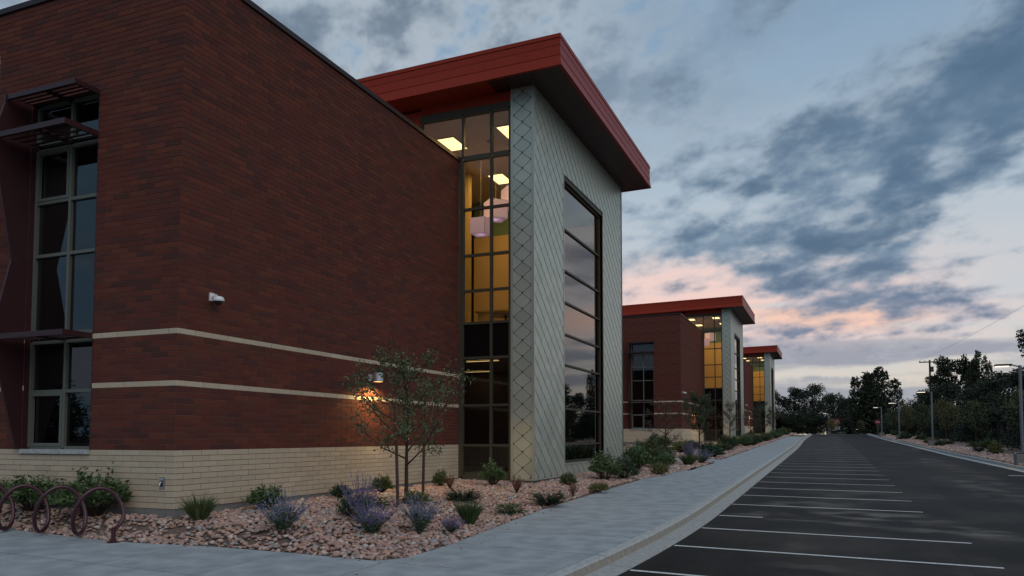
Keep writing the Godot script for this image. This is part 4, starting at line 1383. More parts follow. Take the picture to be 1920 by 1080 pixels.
# a small tree: trunk with limbs that fork and end in sprays of leaves
func small_tree(called: String, at: Vector3, h: float, spread: float, trunk_h: float, seed_: int, n_leaf: int, leaf_l: float, g: Color, label: String, group: String, dense := 1.0) -> Node3D:
	rng.seed = seed_
	var o := thing(called, at, label, "tree", group)
	var wood := MB.new()
	var lv := MB.new()
	var r0 := 0.011 * h + 0.008
	var tips := []
	wood.tube([Vector3(0, -0.05, 0), Vector3(0.01, trunk_h * 0.5, 0.01), Vector3(0.0, trunk_h, 0.0), Vector3(0.03, lerpf(trunk_h, h, 0.5), 0.02), Vector3(0.0, h * 0.95, 0.0)], [r0 * 1.3, r0, r0 * 0.85, r0 * 0.45, 0.004], 8)
	tips.append([Vector3(0.02, lerpf(trunk_h, h, 0.55), 0.02), Vector3(0, h, 0)])
	var nb := 15
	for k in nb:
		var t := k / float(nb - 1)
		var y := lerpf(trunk_h * 0.94, h * 0.84, t)
		var a := k * 2.4 + rng.randf_range(-0.4, 0.4)
		var reach := spread * rng.randf_range(0.65, 1.08) * lerpf(1.0, 0.42, t * t) * (0.72 if k < 2 else 1.0)
		var rise := reach * rng.randf_range(0.45, 1.0) + 0.1
		var p0 := Vector3(0.01, y, 0.01)
		var p1 := p0 + Vector3(cos(a) * reach * 0.45, rise * 0.32, sin(a) * reach * 0.45)
		var p2 := p0 + Vector3(cos(a) * reach, minf(rise, h - y), sin(a) * reach)
		wood.tube([p0, p1, p2], [r0 * lerpf(0.55, 0.3, t), r0 * 0.28, 0.003], 5)
		tips.append([p1, p2])
		for q in 4:
			var b0 := p0.lerp(p1, rng.randf_range(0.4, 1.0)) if q < 2 else p1.lerp(p2, rng.randf_range(0.1, 0.7))
			var e := ((p2 - p0).normalized() + rdir() * 0.85 + Vector3(0, 0.25, 0)).normalized()
			var b1: Vector3 = b0 + e * reach * rng.randf_range(0.25, 0.55)
			wood.tube([b0, b0.lerp(b1, 0.5) + rdir() * 0.02, b1], [r0 * 0.22, r0 * 0.16, 0.002], 4, Color.WHITE, false)
			tips.append([b0, b1])
	for k in n_leaf:
		var t: Array = tips[rng.randi() % tips.size()]
		var u := pow(rng.randf(), 0.7)
		var p: Vector3 = t[0].lerp(t[1], u * 1.04) + rdir() * leaf_l * 1.1 * dense
		var d: Vector3 = ((t[1] - t[0]).normalized() * 0.7 + rdir()).normalized()
		leaf(lv, p, d, perp(d), leaf_l * rng.randf_range(0.7, 1.2), leaf_l * 0.46, vary(g, 0.35))
	put("trunk", wood.mesh(), M.bark, o)
	if n_leaf: put("crown", lv.mesh(), M.leaf, o)
	return o

# a tall tree far off: trunk, limbs and a crown of leaf clumps set round several masses
func big_tree(shape: int) -> Dictionary:
	var key := "big%d" % shape
	if shared.has(key): return shared[key]
	rng.seed = 7000 + shape
	var wood := MB.new()
	var lv := MB.new()
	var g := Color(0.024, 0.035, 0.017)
	wood.tube([Vector3.ZERO, Vector3(0.005, 0.25, 0), Vector3(0.0, 0.6, 0.01), Vector3(0, 0.9, 0)], [0.035, 0.026, 0.014, 0.003], 7)
	var masses := []
	if shape == 0 or shape == 4:
		for k in 26:
			var a := rng.randf() * TAU
			var y := rng.randf_range(0.22, 0.93)
			var r := 0.36 * sin(PI * clampf((y - 0.05) / 1.0, 0.0, 1.0)) * rng.randf_range(0.3, 1.1)
			masses.append([Vector3(cos(a) * r, y, sin(a) * r), rng.randf_range(0.08, 0.16), 0.85])
	elif shape == 1:
		for k in 9:
			var a := rng.randf() * TAU
			var r := rng.randf_range(0.04, 0.26)
			var top := rng.randf_range(0.66, 1.0) - r * 0.35
			for q in 6:
				masses.append([Vector3(cos(a) * r, lerpf(0.14, top, q / 5.0), sin(a) * r), lerpf(0.12, 0.040, q / 5.0), 1.7])
	elif shape == 2:
		for k in 22:
			var a := rng.randf() * TAU
			var y := rng.randf_range(0.35, 0.95)
			var r := rng.randf_range(0.1, 0.42) * (1.15 - y * 0.6)
			masses.append([Vector3(cos(a) * r, y, sin(a) * r), rng.randf_range(0.05, 0.12), 0.8])
	else:
		for k in 24:
			var a := rng.randf() * TAU
			var r := sqrt(rng.randf()) * 0.48
			masses.append([Vector3(cos(a) * r, rng.randf_range(0.12, 0.95) * (1.0 - 0.5 * r), sin(a) * r), rng.randf_range(0.10, 0.18), 0.9])
	for m in masses:
		var c: Vector3 = m[0]
		if rng.randf() < 0.7: wood.tube([Vector3(0, c.y * 0.55, 0), c * Vector3(0.6, 0.85, 0.6), c], [0.010, 0.006, 0.002], 4, Color.WHITE, false)
		var n := int(300 * clampf(m[1] / 0.11, 0.5, 1.6))
		for k in n:
			var d := rdir()
			var p: Vector3 = c + Vector3(d.x, d.y * m[2], d.z) * m[1] * pow(rng.randf(), 0.38) * rng.randf_range(0.85, 1.2)
			var e := (d + rdir() * 0.9 + (Vector3.UP * 0.9 if shape == 1 else Vector3.ZERO)).normalized()
			leaf(lv, p, e, perp(e), rng.randf_range(0.020, 0.042), rng.randf_range(0.014, 0.026), vary(g, 0.4))
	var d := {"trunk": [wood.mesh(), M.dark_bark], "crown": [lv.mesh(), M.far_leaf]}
	shared[key] = d
	return d

func set_big_tree(called: String, shape: int, x: float, s: float, h: float, wd: float, label: String, group: String) -> void:
	var o := thing(called, Vector3(x, gy(x, s) - 0.05, -s), label, "tree", group)
	rng.seed = int(x * 10.0) * 7 + int(s)
	o.rotation.y = rng.randf() * TAU
	o.scale = Vector3(wd, h, wd)
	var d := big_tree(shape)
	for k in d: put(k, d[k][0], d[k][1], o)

func build_plants() -> void:
	var near := [
		["open_shrub", -11.9, 9.75, 1.65, 0.90, "tall bushy green shrub right behind the last loops of the bike rack", 0],
		["open_shrub", -13.4, 9.75, 1.5, 0.72, "lower green shrub behind the middle loop of the bike rack", 1],
		["open_shrub", -14.6, 9.95, 0.7, 0.55, "green shrub at the left edge of the photo behind the rack's first loop", 0],
		["grass_tuft", -9.8, 10.05, 0.66, 0.56, "spiky green grass tuft standing in front of the cream brick corner", 0],
		["open_shrub", -9.85, 11.75, 0.95, 0.52, "broad leafy shrub against the cream brick base beyond the corner grass tuft", 1],
		["blue_sage", -8.0, 9.95, 1.05, 0.72, "round grey green sage with pale blue spikes beside the paving edge", 0],
		["dark_shrub", -9.95, 14.3, 0.62, 0.34, "low dark green shrub against the cream wall left of the lamp", 0],
		["round_shrub", -9.95, 16.0, 0.66, 0.48, "neat round olive shrub under the wall lamp", 0],
		["purple_sage", -7.55, 11.45, 0.85, 1.05, "tall purple sage left of the staked tree with one spike standing high", 1],
		["purple_sage", -6.95, 10.9, 1.0, 0.66, "spreading deep purple sage leaning right in front of the staked tree", 2],
		["dark_shrub", -8.1, 11.9, 0.5, 0.40, "small dark shrub half hidden behind the tall purple sage", 1],
		["blue_sage", -6.5, 11.65, 1.0, 0.80, "upright blue sage in front of the right hand stake of the tree", 2],
		["purple_sage", -6.05, 11.95, 0.6, 0.36, "small low purple sage at the right foot of the blue sage", 3],
		["round_shrub", -9.75, 18.6, 0.58, 0.50, "olive shrub against the cream wall just left of the lobby glass", 1],
		["gold_shrub", -8.0, 14.2, 0.7, 0.36, "yellow green shrub behind the blue sage by the tree stakes", 1],
		["ground_cover", -8.6, 13.2, 1.2, 0.26, "loose low greenery round the foot of the staked tree", 1],
		["grass_tuft", -6.25, 13.1, 0.62, 0.60, "upright dark grass clump near the path, right of the blue sage", 1],
		["juniper", -7.6, 15.6, 0.95, 0.44, "spreading dark juniper just behind the upright grass clump", 0],
		["open_shrub", -8.65, 19.6, 0.92, 0.78, "bright green shrub in front of the lobby glass beside the metal tower", 2],
		["russet_twigs", -7.45, 18.4, 0.5, 0.52, "russet brown twiggy shrub at the foot of the metal tower's narrow face", 0],
		["russet_twigs", -9.1, 17.9, 0.42, 0.46, "russet twigs between the round shrub and the lobby glass", 1],
		["ground_cover", -6.15, 14.8, 0.9, 0.30, "low bright ground cover near the path between bare gaps in the rock", 2],
		["juniper", -5.98, 16.7, 1.0, 0.46, "spreading juniper beside the path in front of the metal tower", 1],
		["russet_twigs", -6.1, 18.9, 0.45, 0.42, "small russet shrub between the two junipers and the tower", 2],
		["round_shrub", -7.1, 21.5, 0.66, 0.42, "small round green shrub against the tower's shingled street face", 2],
		["open_shrub", -6.75, 24.2, 1.35, 0.98, "large green shrub under the tall tower window", 3],
		["dark_shrub", -6.35, 25.2, 1.15, 0.85, "dark shrub hard behind the large green one under the tower window", 2],
		["gold_shrub", -5.85, 20.4, 0.72, 0.32, "yellow green low shrub beside the path below the tower window", 2],
		["open_shrub", -6.9, 29.2, 1.5, 1.15, "big loose shrub at the far end of the tower's shingled face", 1],
		["round_shrub", -6.6, 31.6, 1.4, 1.0, "broad olive shrub just past the tower's far corner", 0],
		["dark_shrub", -8.0, 34.0, 1.3, 0.8, "dark shrub past the tower, near the side path", 0],
		["gold_shrub", -5.75, 28.0, 0.85, 0.50, "pale golden shrub at the path edge beyond the tower", 0],
		["open_shrub", -6.2, 31.0, 1.2, 0.80, "green shrub at the foot of the bare street tree", 2],
		["dark_shrub", -6.9, 34.8, 1.1, 0.9, "upright dark shrub behind the bare street tree", 1],
		["russet_twigs", -7.6, 32.0, 0.8, 0.7, "russet shrub left of the bare street tree", 1],
		["purple_sage", -6.2, 37.0, 0.9, 1.3, "tall thin violet sage left of the side path", 1],
		["blue_sage", -5.5, 36.2, 1.4, 0.85, "wide blue sage where the bed meets the side path", 1],
		["grass_tuft", -5.8, 34.4, 1.0, 0.7, "grass clump in front of the wide blue sage", 1],
	]
	for p in near: set_plant(p[0], p[1], p[2], p[3] * 0.9, p[4] * 0.9, p[5], "shrubs in the rock bed by the first wing", p[6])
	rng.seed = 99
	var kinds := ["dark_shrub", "round_shrub", "open_shrub", "juniper", "gold_shrub", "grass_tuft"]
	var look := {"dark_shrub": "dark green shrub", "round_shrub": "round olive shrub", "open_shrub": "loose green shrub", "juniper": "low juniper", "gold_shrub": "golden green shrub", "grass_tuft": "grass clump"}
	var far := []
	for k in 26:
		far.append([rng.randf_range(-12.5, -5.9) if k < 12 else rng.randf_range(-7.6, -5.6), lerpf(42.5, 57.0, k / 12.0) if k < 12 else lerpf(58.0, 84.0, (k - 12) / 14.0)])
	for k in 18: far.append([rng.randf_range(-7.6, -5.6), lerpf(90.0, 134.0, k / 17.0)])
	var todo := []
	var which := 0
	for q in far:
		if q[1] > 69.0 and q[1] < 80.2: q[0] = maxf(q[0], -7.0)
		todo.append([kinds[which % 6], q[0], q[1], rng.randf_range(0.9, 1.7), rng.randf_range(0.55, 1.15), "before the middle wing's brick front" if q[1] < 58.0 else ("beside the middle wing's brick wall" if q[1] < 69.0 else ("beside the middle wing's metal tower" if q[1] < 86.0 else ("before the farthest wing's brick" if q[1] < 116.0 else "past the farthest wing's tower"))), "shrubs in the far rock beds"])
		which += 1
	for k in 26:
		var s := lerpf(34.0, 132.0, k / 25.0)
		var zone := "before the nearest street lamp" if s < 40.0 else ("between the nearest and second street lamps" if s < 66.0 else ("between the second and third street lamps" if s < 90.0 else ("between the third and fourth street lamps" if s < 110.0 else "beyond the fourth street lamp")))
		todo.append([kinds[(k * 5 + 2) % 6], kerb_r(s) + rng.randf_range(1.2, 4.2), s, rng.randf_range(0.7, 1.5), rng.randf_range(0.4, 0.9), zone, "shrubs in the strip across the road"])
	var total := {}
	for q in todo: total[q[0] + q[5]] = total.get(q[0] + q[5], 0) + 1
	var done := {}
	for k in todo.size():
		var q: Array = todo[k]
		var key: String = q[0] + q[5]
		done[key] = done.get(key, 0) + 1
		var which_one := ""
		if total[key] == 2: which_one = ["nearer ", "farther "][done[key] - 1]
		elif total[key] > 2: which_one = ["first ", "second ", "third ", "fourth ", "fifth "][mini(done[key] - 1, 4)]
		set_plant(q[0], q[1], q[2], q[3], q[4], "%s%s in the gravel %s" % [which_one, look[q[0]], q[5]], q[6], k % 3)
	# street trees on the building side
	small_tree("staked_tree", on(-8.30, 14.3), 3.15, 1.65, 0.85, 21, 3600, 0.08, Color(0.075, 0.108, 0.048), "young open crowned tree tied between two stakes before the wall lamp", "street trees by the school", 1.6)
	for e in [[-8.08, 13.6, 2.15, 0.04], [-8.62, 15.6, 2.3, -0.02]]:
		var mb := MB.new()
		mb.tube([Vector3(0, -0.1, 0), Vector3(e[3] * -2.0, e[2], 0.0)], [0.034, 0.030], 8)
		put("tree_stake", mb.mesh(), M.stake_wood, self, on(e[0], e[1])).set_meta("label", "wooden stake %s of the young staked tree" % ("left" if e[0] > -8.5 else "right"))
		get_child(get_child_count() - 1).set_meta("category", "stake")
	small_tree("bare_tree", on(-6.96, 35.2), 2.9, 1.25, 0.95, 22, 1500, 0.07, Color(0.06, 0.055, 0.03), "nearly bare vase shaped tree beside the walk before the second wing", "street trees by the school")
	small_tree("street_tree", on(-7.88, 51.0), 3.9, 1.35, 1.1, 23, 5200, 0.11, Color(0.055, 0.075, 0.03), "leafy green tree in front of the second wing's wall lamp", "street trees by the school", 1.3)
	small_tree("street_tree", on(-7.25, 62.0), 3.6, 1.1, 1.2, 24, 1100, 0.10, Color(0.10, 0.06, 0.03), "thin russet leaved tree before the second wing's metal tower", "street trees by the school")
	small_tree("street_tree", on(-7.3, 79.0), 3.4, 1.1, 1.1, 25, 900, 0.10, Color(0.07, 0.05, 0.03), "thin dark tree just past the second wing's tower", "street trees by the school")
	small_tree("street_tree", on(-7.4, 94.0), 4.4, 1.5, 1.1, 26, 2600, 0.13, Color(0.05, 0.065, 0.03), "green tree in front of the third wing's wall lamp", "street trees by the school")
	small_tree("street_tree", on(-7.2, 109.0), 3.6, 1.1, 1.1, 27, 1000, 0.12, Color(0.07, 0.055, 0.03), "thin tree before the third wing's metal tower", "street trees by the school")
	# young trees in the strip across the road
	var young := [[10.0, 40.0, 3.3, 31], [10.2, 52.0, 3.6, 32], [9.6, 64.0, 3.4, 33], [9.4, 78.0, 3.8, 34], [8.8, 90.0, 3.6, 35], [8.3, 103.0, 4.0, 36], [7.9, 118.0, 3.6, 37]]
	for k in young.size():
		var q: Array = young[k]
		small_tree("young_tree", on(q[0], q[1]), q[2], 1.2, 1.1, q[3], 2300, 0.13, Color(0.10, 0.095, 0.03) if k % 2 else Color(0.06, 0.075, 0.03), "%s young tree in the strip across the road, %s" % ["yellowing" if k % 2 else "green", ["nearest of that row", "second of that row", "third of that row", "fourth of that row", "fifth of that row", "sixth of that row", "farthest of that row"][k]], "young trees across the road", 1.4)
	small_tree("young_tree", on(0.1, 143.5), 2.6, 0.9, 0.8, 41, 1500, 0.14, Color(0.14, 0.12, 0.03), "small yellow tree at the far end of the road", "", 1.4)
	small_tree("young_tree", on(4.8, 146.0), 2.4, 0.8, 0.8, 42, 1200, 0.14, Color(0.08, 0.08, 0.03), "small green tree at the road's end before the far houses", "", 1.4)
	# big trees
	var big := [
		["spired_tree", 1, 7.3, 152.0, 12.2, 17.5, "massive dark tree with spired top at the end of the road"],
		["round_tree", 0, 3.4, 162.0, 7.0, 7.5, "rounded dark tree tucked left of the massive spired tree"],
		["spired_tree", 1, 19.0, 122.0, 11.6, 7.5, "tall tree with a tight spired top beyond the utility pole"],
		["loose_tree", 2, 15.8, 124.0, 10.6, 9.5, "tall loose drooping tree beside the utility pole"],
		["round_tree", 0, 13.6, 132.0, 6.6, 7.0, "round tree under the utility pole's cross arm"],
		["round_tree", 4, 13.4, 112.0, 6.6, 7.5, "round dark tree halfway along the far side row"],
		["loose_tree", 2, 17.0, 100.0, 7.0, 8.0, "loose dark tree behind the second street lamp"],
		["spired_tree", 1, 19.0, 92.0, 7.2, 6.0, "short spired tree rising behind the row across the road"],
		["round_tree", 0, 14.0, 86.0, 5.9, 7.5, "low round tree behind the third street lamp"],
		["loose_tree", 2, 17.2, 76.0, 9.9, 7.5, "high dark tree at the right edge of the photo"],
		["round_tree", 4, 13.6, 66.0, 5.6, 7.0, "dark round tree left of the nearest street lamp"],
		["round_tree", 0, 15.0, 54.0, 6.4, 8.0, "dark round tree beyond the nearest street lamp"],
		["loose_tree", 2, 18.0, 44.0, 7.5, 8.0, "dark loose tree past the right edge of the street"],
		["round_tree", 4, 17.0, 34.0, 6.5, 7.5, "dark round tree across the road level with the tower"],
		["loose_tree", 2, -7.5, 184.0, 10.3, 11.0, "dark open tree right beside the third wing's roof"],
		["round_tree", 0, -3.4, 178.0, 10.9, 9.0, "tallest round tree at the far end, left of the road"],
		["round_tree", 4, 0.6, 182.0, 9.2, 8.5, "round tree behind the distant lamp at the end of the road"],
		["loose_tree", 2, 4.4, 186.0, 8.3, 9.0, "open crowned tree above the small red roofed house"],
		["round_tree", 0, 8.0, 190.0, 7.9, 8.0, "low round tree between the house and the massive spired tree"],
		["round_tree", 4, -13.0, 182.0, 9.8, 10.0, "round tree mostly hidden behind the third wing"],
		["round_tree", 0, 16.5, 170.0, 8.0, 9.0, "round tree far behind the massive spired tree"],
		["loose_tree", 2, -30.0, -24.0, 5.5, 7.0, "dark tree behind the viewer mirrored in the left window"],
		["round_tree", 0, -36.0, -17.0, 5.0, 7.5, "round tree behind the viewer mirrored in the lower left pane"],
		["round_tree", 4, -24.0, -31.0, 5.6, 7.0, "round dark tree behind the viewer, off to the left"],
		["round_tree", 0, -42.0, -10.0, 5.2, 8.0, "wide tree behind the viewer beyond the rack"],
	]
	for b in big: set_big_tree(b[0], b[1], b[2], b[3], b[4], b[5], b[6], "big trees round the school")
	# thicket under the trees across the road
	for k in 20:
		var s := lerpf(38.0, 140.0, k / 19.0)
		rng.seed = 600 + k
		set_big_tree("thicket_bush", 3, 12.6 + rng.randf_range(-1.0, 1.2) - 0.012 * s, s, rng.randf_range(2.4, 3.8), rng.randf_range(4.5, 6.5), "dense dark bush in the thicket behind the lamps across the road", "thicket bushes across the road")
	for k in 8:
		rng.seed = 800 + k
		set_big_tree("thicket_bush", 3, lerpf(-19.0, -4.5, k / 7.0), 170.0 + rng.randf_range(0.0, 5.0), rng.randf_range(3.8, 5.4), rng.randf_range(6.0, 8.0), "dark bush in the back row under the far trees left of the road", "bushes under the far trees")
	for k in 9:
		rng.seed = 700 + k
		set_big_tree("thicket_bush", 3, [-18.0, -13.0, -9.0, -6.0, -2.8, 3.0, 6.6, 10.0, 14.5][k], 158.0 + rng.randf_range(0.0, 6.0), 1.3 if k in [5] else rng.randf_range(3.6, 5.2), rng.randf_range(6.0, 8.0), "dense bush beyond the cross street, %s" % ["far left of the road", "left of the road behind the wing", "left of the road's end", "just left of the far lamp", "straight behind the far lamp", "behind the small house", "right of the small house", "below the massive tree", "far right of the road's end"][k], "bushes beyond the cross street")

# ---------------------------------------------------------------- lamps, fittings and street furniture
func ceiling_light(at: Vector3, size: Vector2, energy: float, label: String) -> void:
	var o := thing("ceiling_light", at, label, "light", "lobby ceiling lights")
	var mb := MB.new()
	var hx := size.x / 2
	var hz := size.y / 2
	mb.box(Vector3(-hx - 0.03, -0.03, -hz - 0.03), Vector3(-hx, 0.0, hz + 0.03))
	mb.box(Vector3(hx, -0.03, -hz - 0.03), Vector3(hx + 0.03, 0.0, hz + 0.03))
	mb.box(Vector3(-hx, -0.03, -hz - 0.03), Vector3(hx, 0.0, -hz))
	mb.box(Vector3(-hx, -0.03, hz), Vector3(hx, 0.0, hz + 0.03))
	put("frame", mb.mesh(), M.trim_metal, o)
	mb = MB.new()
	mb.box(Vector3(-hx, -0.02, -hz), Vector3(hx, -0.005, hz))
	put("diffuser", mb.mesh(), M.ceiling_glow, o)
	var l := AreaLight3D.new()
	l.name = "panel_lamp"
	l.area_size = size
	l.light_energy = energy
	l.light_color = Color(1.0, 0.80, 0.52)
	l.shadow_enabled = true
	l.area_range = 20.0
	l.rotation_degrees.x = -90.0
	l.position.y = -0.035
	o.add_child(l)

func pendant(at: Vector3, size: float, drop: float, label: String, turned := false) -> void:
	var o := thing("pendant_lamp", at, label, "lamp", "lilac box pendants in the lobby")
	var mb := MB.new()
	var h := size / 2
	mb.chamfered(Vector3(-h, -h, -h), Vector3(h, h, h), 0.012)
	put("shade", mb.mesh(), M.lilac_shade, o)
	mb = MB.new()
	mb.tube([Vector3(0, h, 0), Vector3(0, h + drop, 0)], [0.006, 0.006], 6)
	put("cord", mb.mesh(), M.trim_metal, o)
	if turned: o.rotation.y = PI / 4.0
	var l := OmniLight3D.new()
	l.name = "pendant_light"
	l.light_energy = 0.02
	l.light_color = Color(1.0, 0.86, 0.95)
	l.light_size = 0.1
	l.omni_range = 12.0
	l.omni_attenuation = 2.0
	l.shadow_enabled = true
	l.position.y = -h - 0.12
	o.add_child(l)

func wall_lamp(at: Vector3, label: String, energy: float) -> void:
	var o := thing("wall_lamp", at, label, "lamp", "wall lamps on the brick wings")
	o.rotation.y = PI / 2
	var mb := MB.new()
	mb.box(Vector3(-0.07, -0.08, 0.002), Vector3(0.07, 0.08, 0.03))
	mb.box(Vector3(-0.03, 0.0, 0.03), Vector3(0.03, 0.06, 0.13))
	put("bracket", mb.mesh(), M.silver, o)
	mb = MB.new()
	mb.lathe(Vector3(0, 0, 0.25), [Vector2(0.118, -0.105), Vector2(0.125, -0.10), Vector2(0.125, 0.10), Vector2(0.115, 0.112), Vector2(0.0, 0.114)], 24)
	put("housing", mb.mesh(), M.silver, o)
	mb = MB.new()
	mb.lathe(Vector3(0, 0, 0.25), [Vector2(0.0, -0.104), Vector2(0.112, -0.100), Vector2(0.118, -0.098)], 24)
	put("lens", mb.mesh(), M.lamp_glow, o)
	var l := SpotLight3D.new()
	l.name = "down_lamp"
	l.light_energy = energy
	l.light_color = Color(1.0, 0.84, 0.52)
	l.light_size = 0.07
	l.spot_angle = 84.0
	l.spot_angle_attenuation = 0.45
	l.spot_range = 30.0
	l.spot_attenuation = 2.0
	l.shadow_enabled = true
	l.rotation_degrees = Vector3(-82.0, 180.0, 0.0)
	l.position = Vector3(0, -0.125, 0.25)
	o.add_child(l)

func camera_dome(at: Vector3, label: String) -> void:
	var o := thing("security_camera", at, label, "camera", "security cameras on the brick wings")
	o.rotation.y = PI / 2
	var mb := MB.new()
	mb.box(Vector3(-0.06, -0.02, 0.002), Vector3(0.06, 0.13, 0.03))
	mb.tube([Vector3(0, 0.06, 0.03), Vector3(0, 0.07, 0.10), Vector3(0, 0.05, 0.16)], [0.03, 0.03, 0.035], 10)
	put("bracket", mb.mesh(), M.white_plastic, o)
	mb = MB.new()
	mb.lathe(Vector3(0, 0, 0.17), [Vector2(0.098, -0.035), Vector2(0.105, -0.02), Vector2(0.105, 0.0), Vector2(0.08, 0.045), Vector2(0.03, 0.062), Vector2(0.0, 0.063)], 20)
	put("housing", mb.mesh(), M.white_plastic, o)
	mb = MB.new()
	mb.lathe(Vector3(0, -0.035, 0.17), [Vector2(0.0, -0.072), Vector2(0.035, -0.063), Vector2(0.06, -0.036), Vector2(0.072, 0.0), Vector2(0.09, 0.0)], 20)
	put("dome", mb.mesh(), M.black, o)

func street_lamp(x: float, s: float, h: float, label: String) -> void:
	var o := thing("street_lamp", on(x, s), label, "street lamp", "street lamps across the road")
	var mb := MB.new()
	mb.chamfered(Vector3(-0.30, -0.3, -0.30), Vector3(0.30, 0.52, 0.30), 0.025)
	put("footing", mb.mesh(), M.foundation, o)
	mb = MB.new()
	mb.tube([Vector3(0, 0.52, 0), Vector3(0, h, 0)], [0.075, 0.062], 12)
	mb.chamfered(Vector3(-0.14, 0.52, -0.14), Vector3(0.14, 0.60, 0.14), 0.012)
	put("pole", mb.mesh(), M.galvanised, o)
	mb = MB.new()
	mb.tube([Vector3(0, h - 0.06, 0), Vector3(-0.32, h + 0.03, 0)], [0.032, 0.028], 8)
	put("arm", mb.mesh(), M.galvanised, o)
	mb = MB.new()
	mb.chamfered(Vector3(-0.95, h - 0.015, -0.15), Vector3(-0.30, h + 0.07, 0.15), 0.02)
	put("head", mb.mesh(), M.steel_dark, o)
	mb = MB.new()
	mb.box(Vector3(-0.92, h - 0.045, -0.12), Vector3(-0.42, h - 0.0155, 0.12))
	put("lens", mb.mesh(), M.street_glow, o)
	var l := SpotLight3D.new()
	l.name = "street_light"
	l.light_energy = 3.2
	l.light_color = Color(1.0, 0.85, 0.62)
	l.light_size = 0.15
	l.spot_angle = 62.0
	l.spot_angle_attenuation = 0.9
	l.spot_range = 30.0
	l.spot_attenuation = 2.0
	l.shadow_enabled = true
	l.rotation_degrees = Vector3(-72.0, 90.0, 0.0)
	l.position = Vector3(-0.67, h - 0.06, 0)
	o.add_child(l)

func bike_rack() -> void:
	var foot := on(-10.29, 8.80)
	var o := thing("bike_rack", foot, "glossy maroon spiral bike rack bolted to the paving, loops of bent tube", "bike rack")
	var r := 0.365
	var pitch := 0.86
	var cy := 0.46
	var pts := []
	var rad := []
	# the last loop comes over the top, down and back in to the post; earlier turns run off to the left
	var t := 3.04
	while t > -TAU * 4.0 - 0.6:
		var curl := smoothstep(1.4, 3.04, t)
		var p := Vector3(pitch * t / TAU - 0.13 * curl, cy + lerpf(r, 0.27, smoothstep(1.0, 2.2, t)) * cos(t), -0.26 * sin(t))
		pts.append(p); rad.append(0.031)
		t -= 0.13
	var first: Vector3 = pts[0]
	for k in pts.size(): pts[k] -= Vector3(first.x, 0, first.z)
	var mb := MB.new()
	mb.tube(pts, rad, 12)
	put("spiral_tube", mb.mesh(), M.rack_paint, o)
	for e in [pts[0], pts[-1]]:
		mb = MB.new()
		mb.tube([Vector3(e.x, 0.0, e.z), Vector3(e.x, e.y + 0.03, e.z)], [0.033, 0.033], 12)
		put("post", mb.mesh(), M.rack_paint, o)
		mb = MB.new()
		mb.lathe(Vector3(e.x, 0.0, e.z), [Vector2(0.105, 0.0), Vector2(0.105, 0.012), Vector2(0.036, 0.016)], 20)
		put("base_plate", mb.mesh(), M.rack_paint, o)

func utility_pole() -> void:
	var b := on(13.2, 124.0)
	var o := thing("utility_pole", b, "wooden utility pole with one wide cross arm among the trees", "utility pole")
	var h := 10.4
	var mb := MB.new()
	mb.tube([Vector3(0, -0.3, 0), Vector3(0, h, 0)], [0.17, 0.12], 10)
	put("pole", mb.mesh(), M.pole_wood, o)
	mb = MB.new()
	mb.box(Vector3(-1.35, h - 0.35, -0.06), Vector3(1.25, h - 0.20, 0.06))
	put("cross_arm", mb.mesh(), M.pole_wood, o)
	for x in [-1.25, -0.6, 0.55, 1.15]:
		mb = MB.new()
		mb.lathe(Vector3(x, h - 0.2, 0), [Vector2(0.05, 0.0), Vector2(0.06, 0.08), Vector2(0.03, 0.16), Vector2(0.0, 0.17)], 8)
		put("insulator", mb.mesh(), M.galvanised, o)
	mb = MB.new()
	mb.lathe(Vector3(0.30, h - 1.7, 0.0), [Vector2(0.0, 0.0), Vector2(0.2, 0.02), Vector2(0.2, 0.75), Vector2(0.0, 0.8)], 12)
	put("transformer", mb.mesh(), M.galvanised, o)
	# wires that hang from it
	var ends := [[Vector3(-1.25, h, 0), Vector3(14.0, 9.8, 30.0) - b, 1.3, "upper power line from the utility pole to the right"], [Vector3(0.0, h - 4.2, 0), Vector3(14.5, 6.6, -44.0) - b, 1.6, "low slung pale cable from the utility pole past the street lamp"], [Vector3(0.0, h - 4.6, 0), Vector3(6.0, 4.4, -150.0) - b, 1.4, "pale cable sagging left from the utility pole"]]
	for e in ends:
		var a: Vector3 = e[0]
		var c: Vector3 = e[1]
		mb = MB.new()
		var pts := []
		var rad := []
		for k in 25:
			var u := k / 24.0
			pts.append(a.lerp(c, u) + Vector3.DOWN * e[2] * 4.0 * u * (1.0 - u)); rad.append(0.009)
		mb.tube(pts, rad, 5)
		tag(put("power_line", mb.mesh(), M.galvanised, self, b), e[3], "cable", "cables on the utility pole")

func fence() -> void:
	var o := thing("chain_link_fence", on(11.2, 36.0), "black chain link fence along the trees across the road", "fence")
	for k in 17:
		var s := 36.0 + k * 3.0
		var p := on(11.2 - k * 0.05, s) - o.position
		var mb := MB.new()
		mb.tube([p, p + Vector3(0, 1.85, 0)], [0.03, 0.03], 6)
		put("post", mb.mesh(), M.steel_dark, o)
		if k == 16: break
		var q := on(11.2 - (k + 1) * 0.05, s + 3.0) - o.position
		mb = MB.new()
		for y in [0.08, 1.8]: mb.tube([p + Vector3(0, y, 0), q + Vector3(0, y, 0)], [0.022, 0.022], 6)
		put("rail", mb.mesh(), M.steel_dark, o)
		mb = MB.new()
		for e in 24:
			var u0 := e / 24.0
			for dr in [0.5, -0.5]:
				var a := p.lerp(q, u0) + Vector3(0, 0.08 if dr > 0 else 1.8, 0)
				var b := p.lerp(q, minf(u0 + 0.5, 1.0)) + Vector3(0, 1.8 if dr > 0 else 0.08, 0)
				mb.tube([a, b], [0.004, 0.004], 3, Color.WHITE, false)
		put("wire_mesh", mb.mesh(), M.steel_dark, o).set_meta("kind", "stuff")

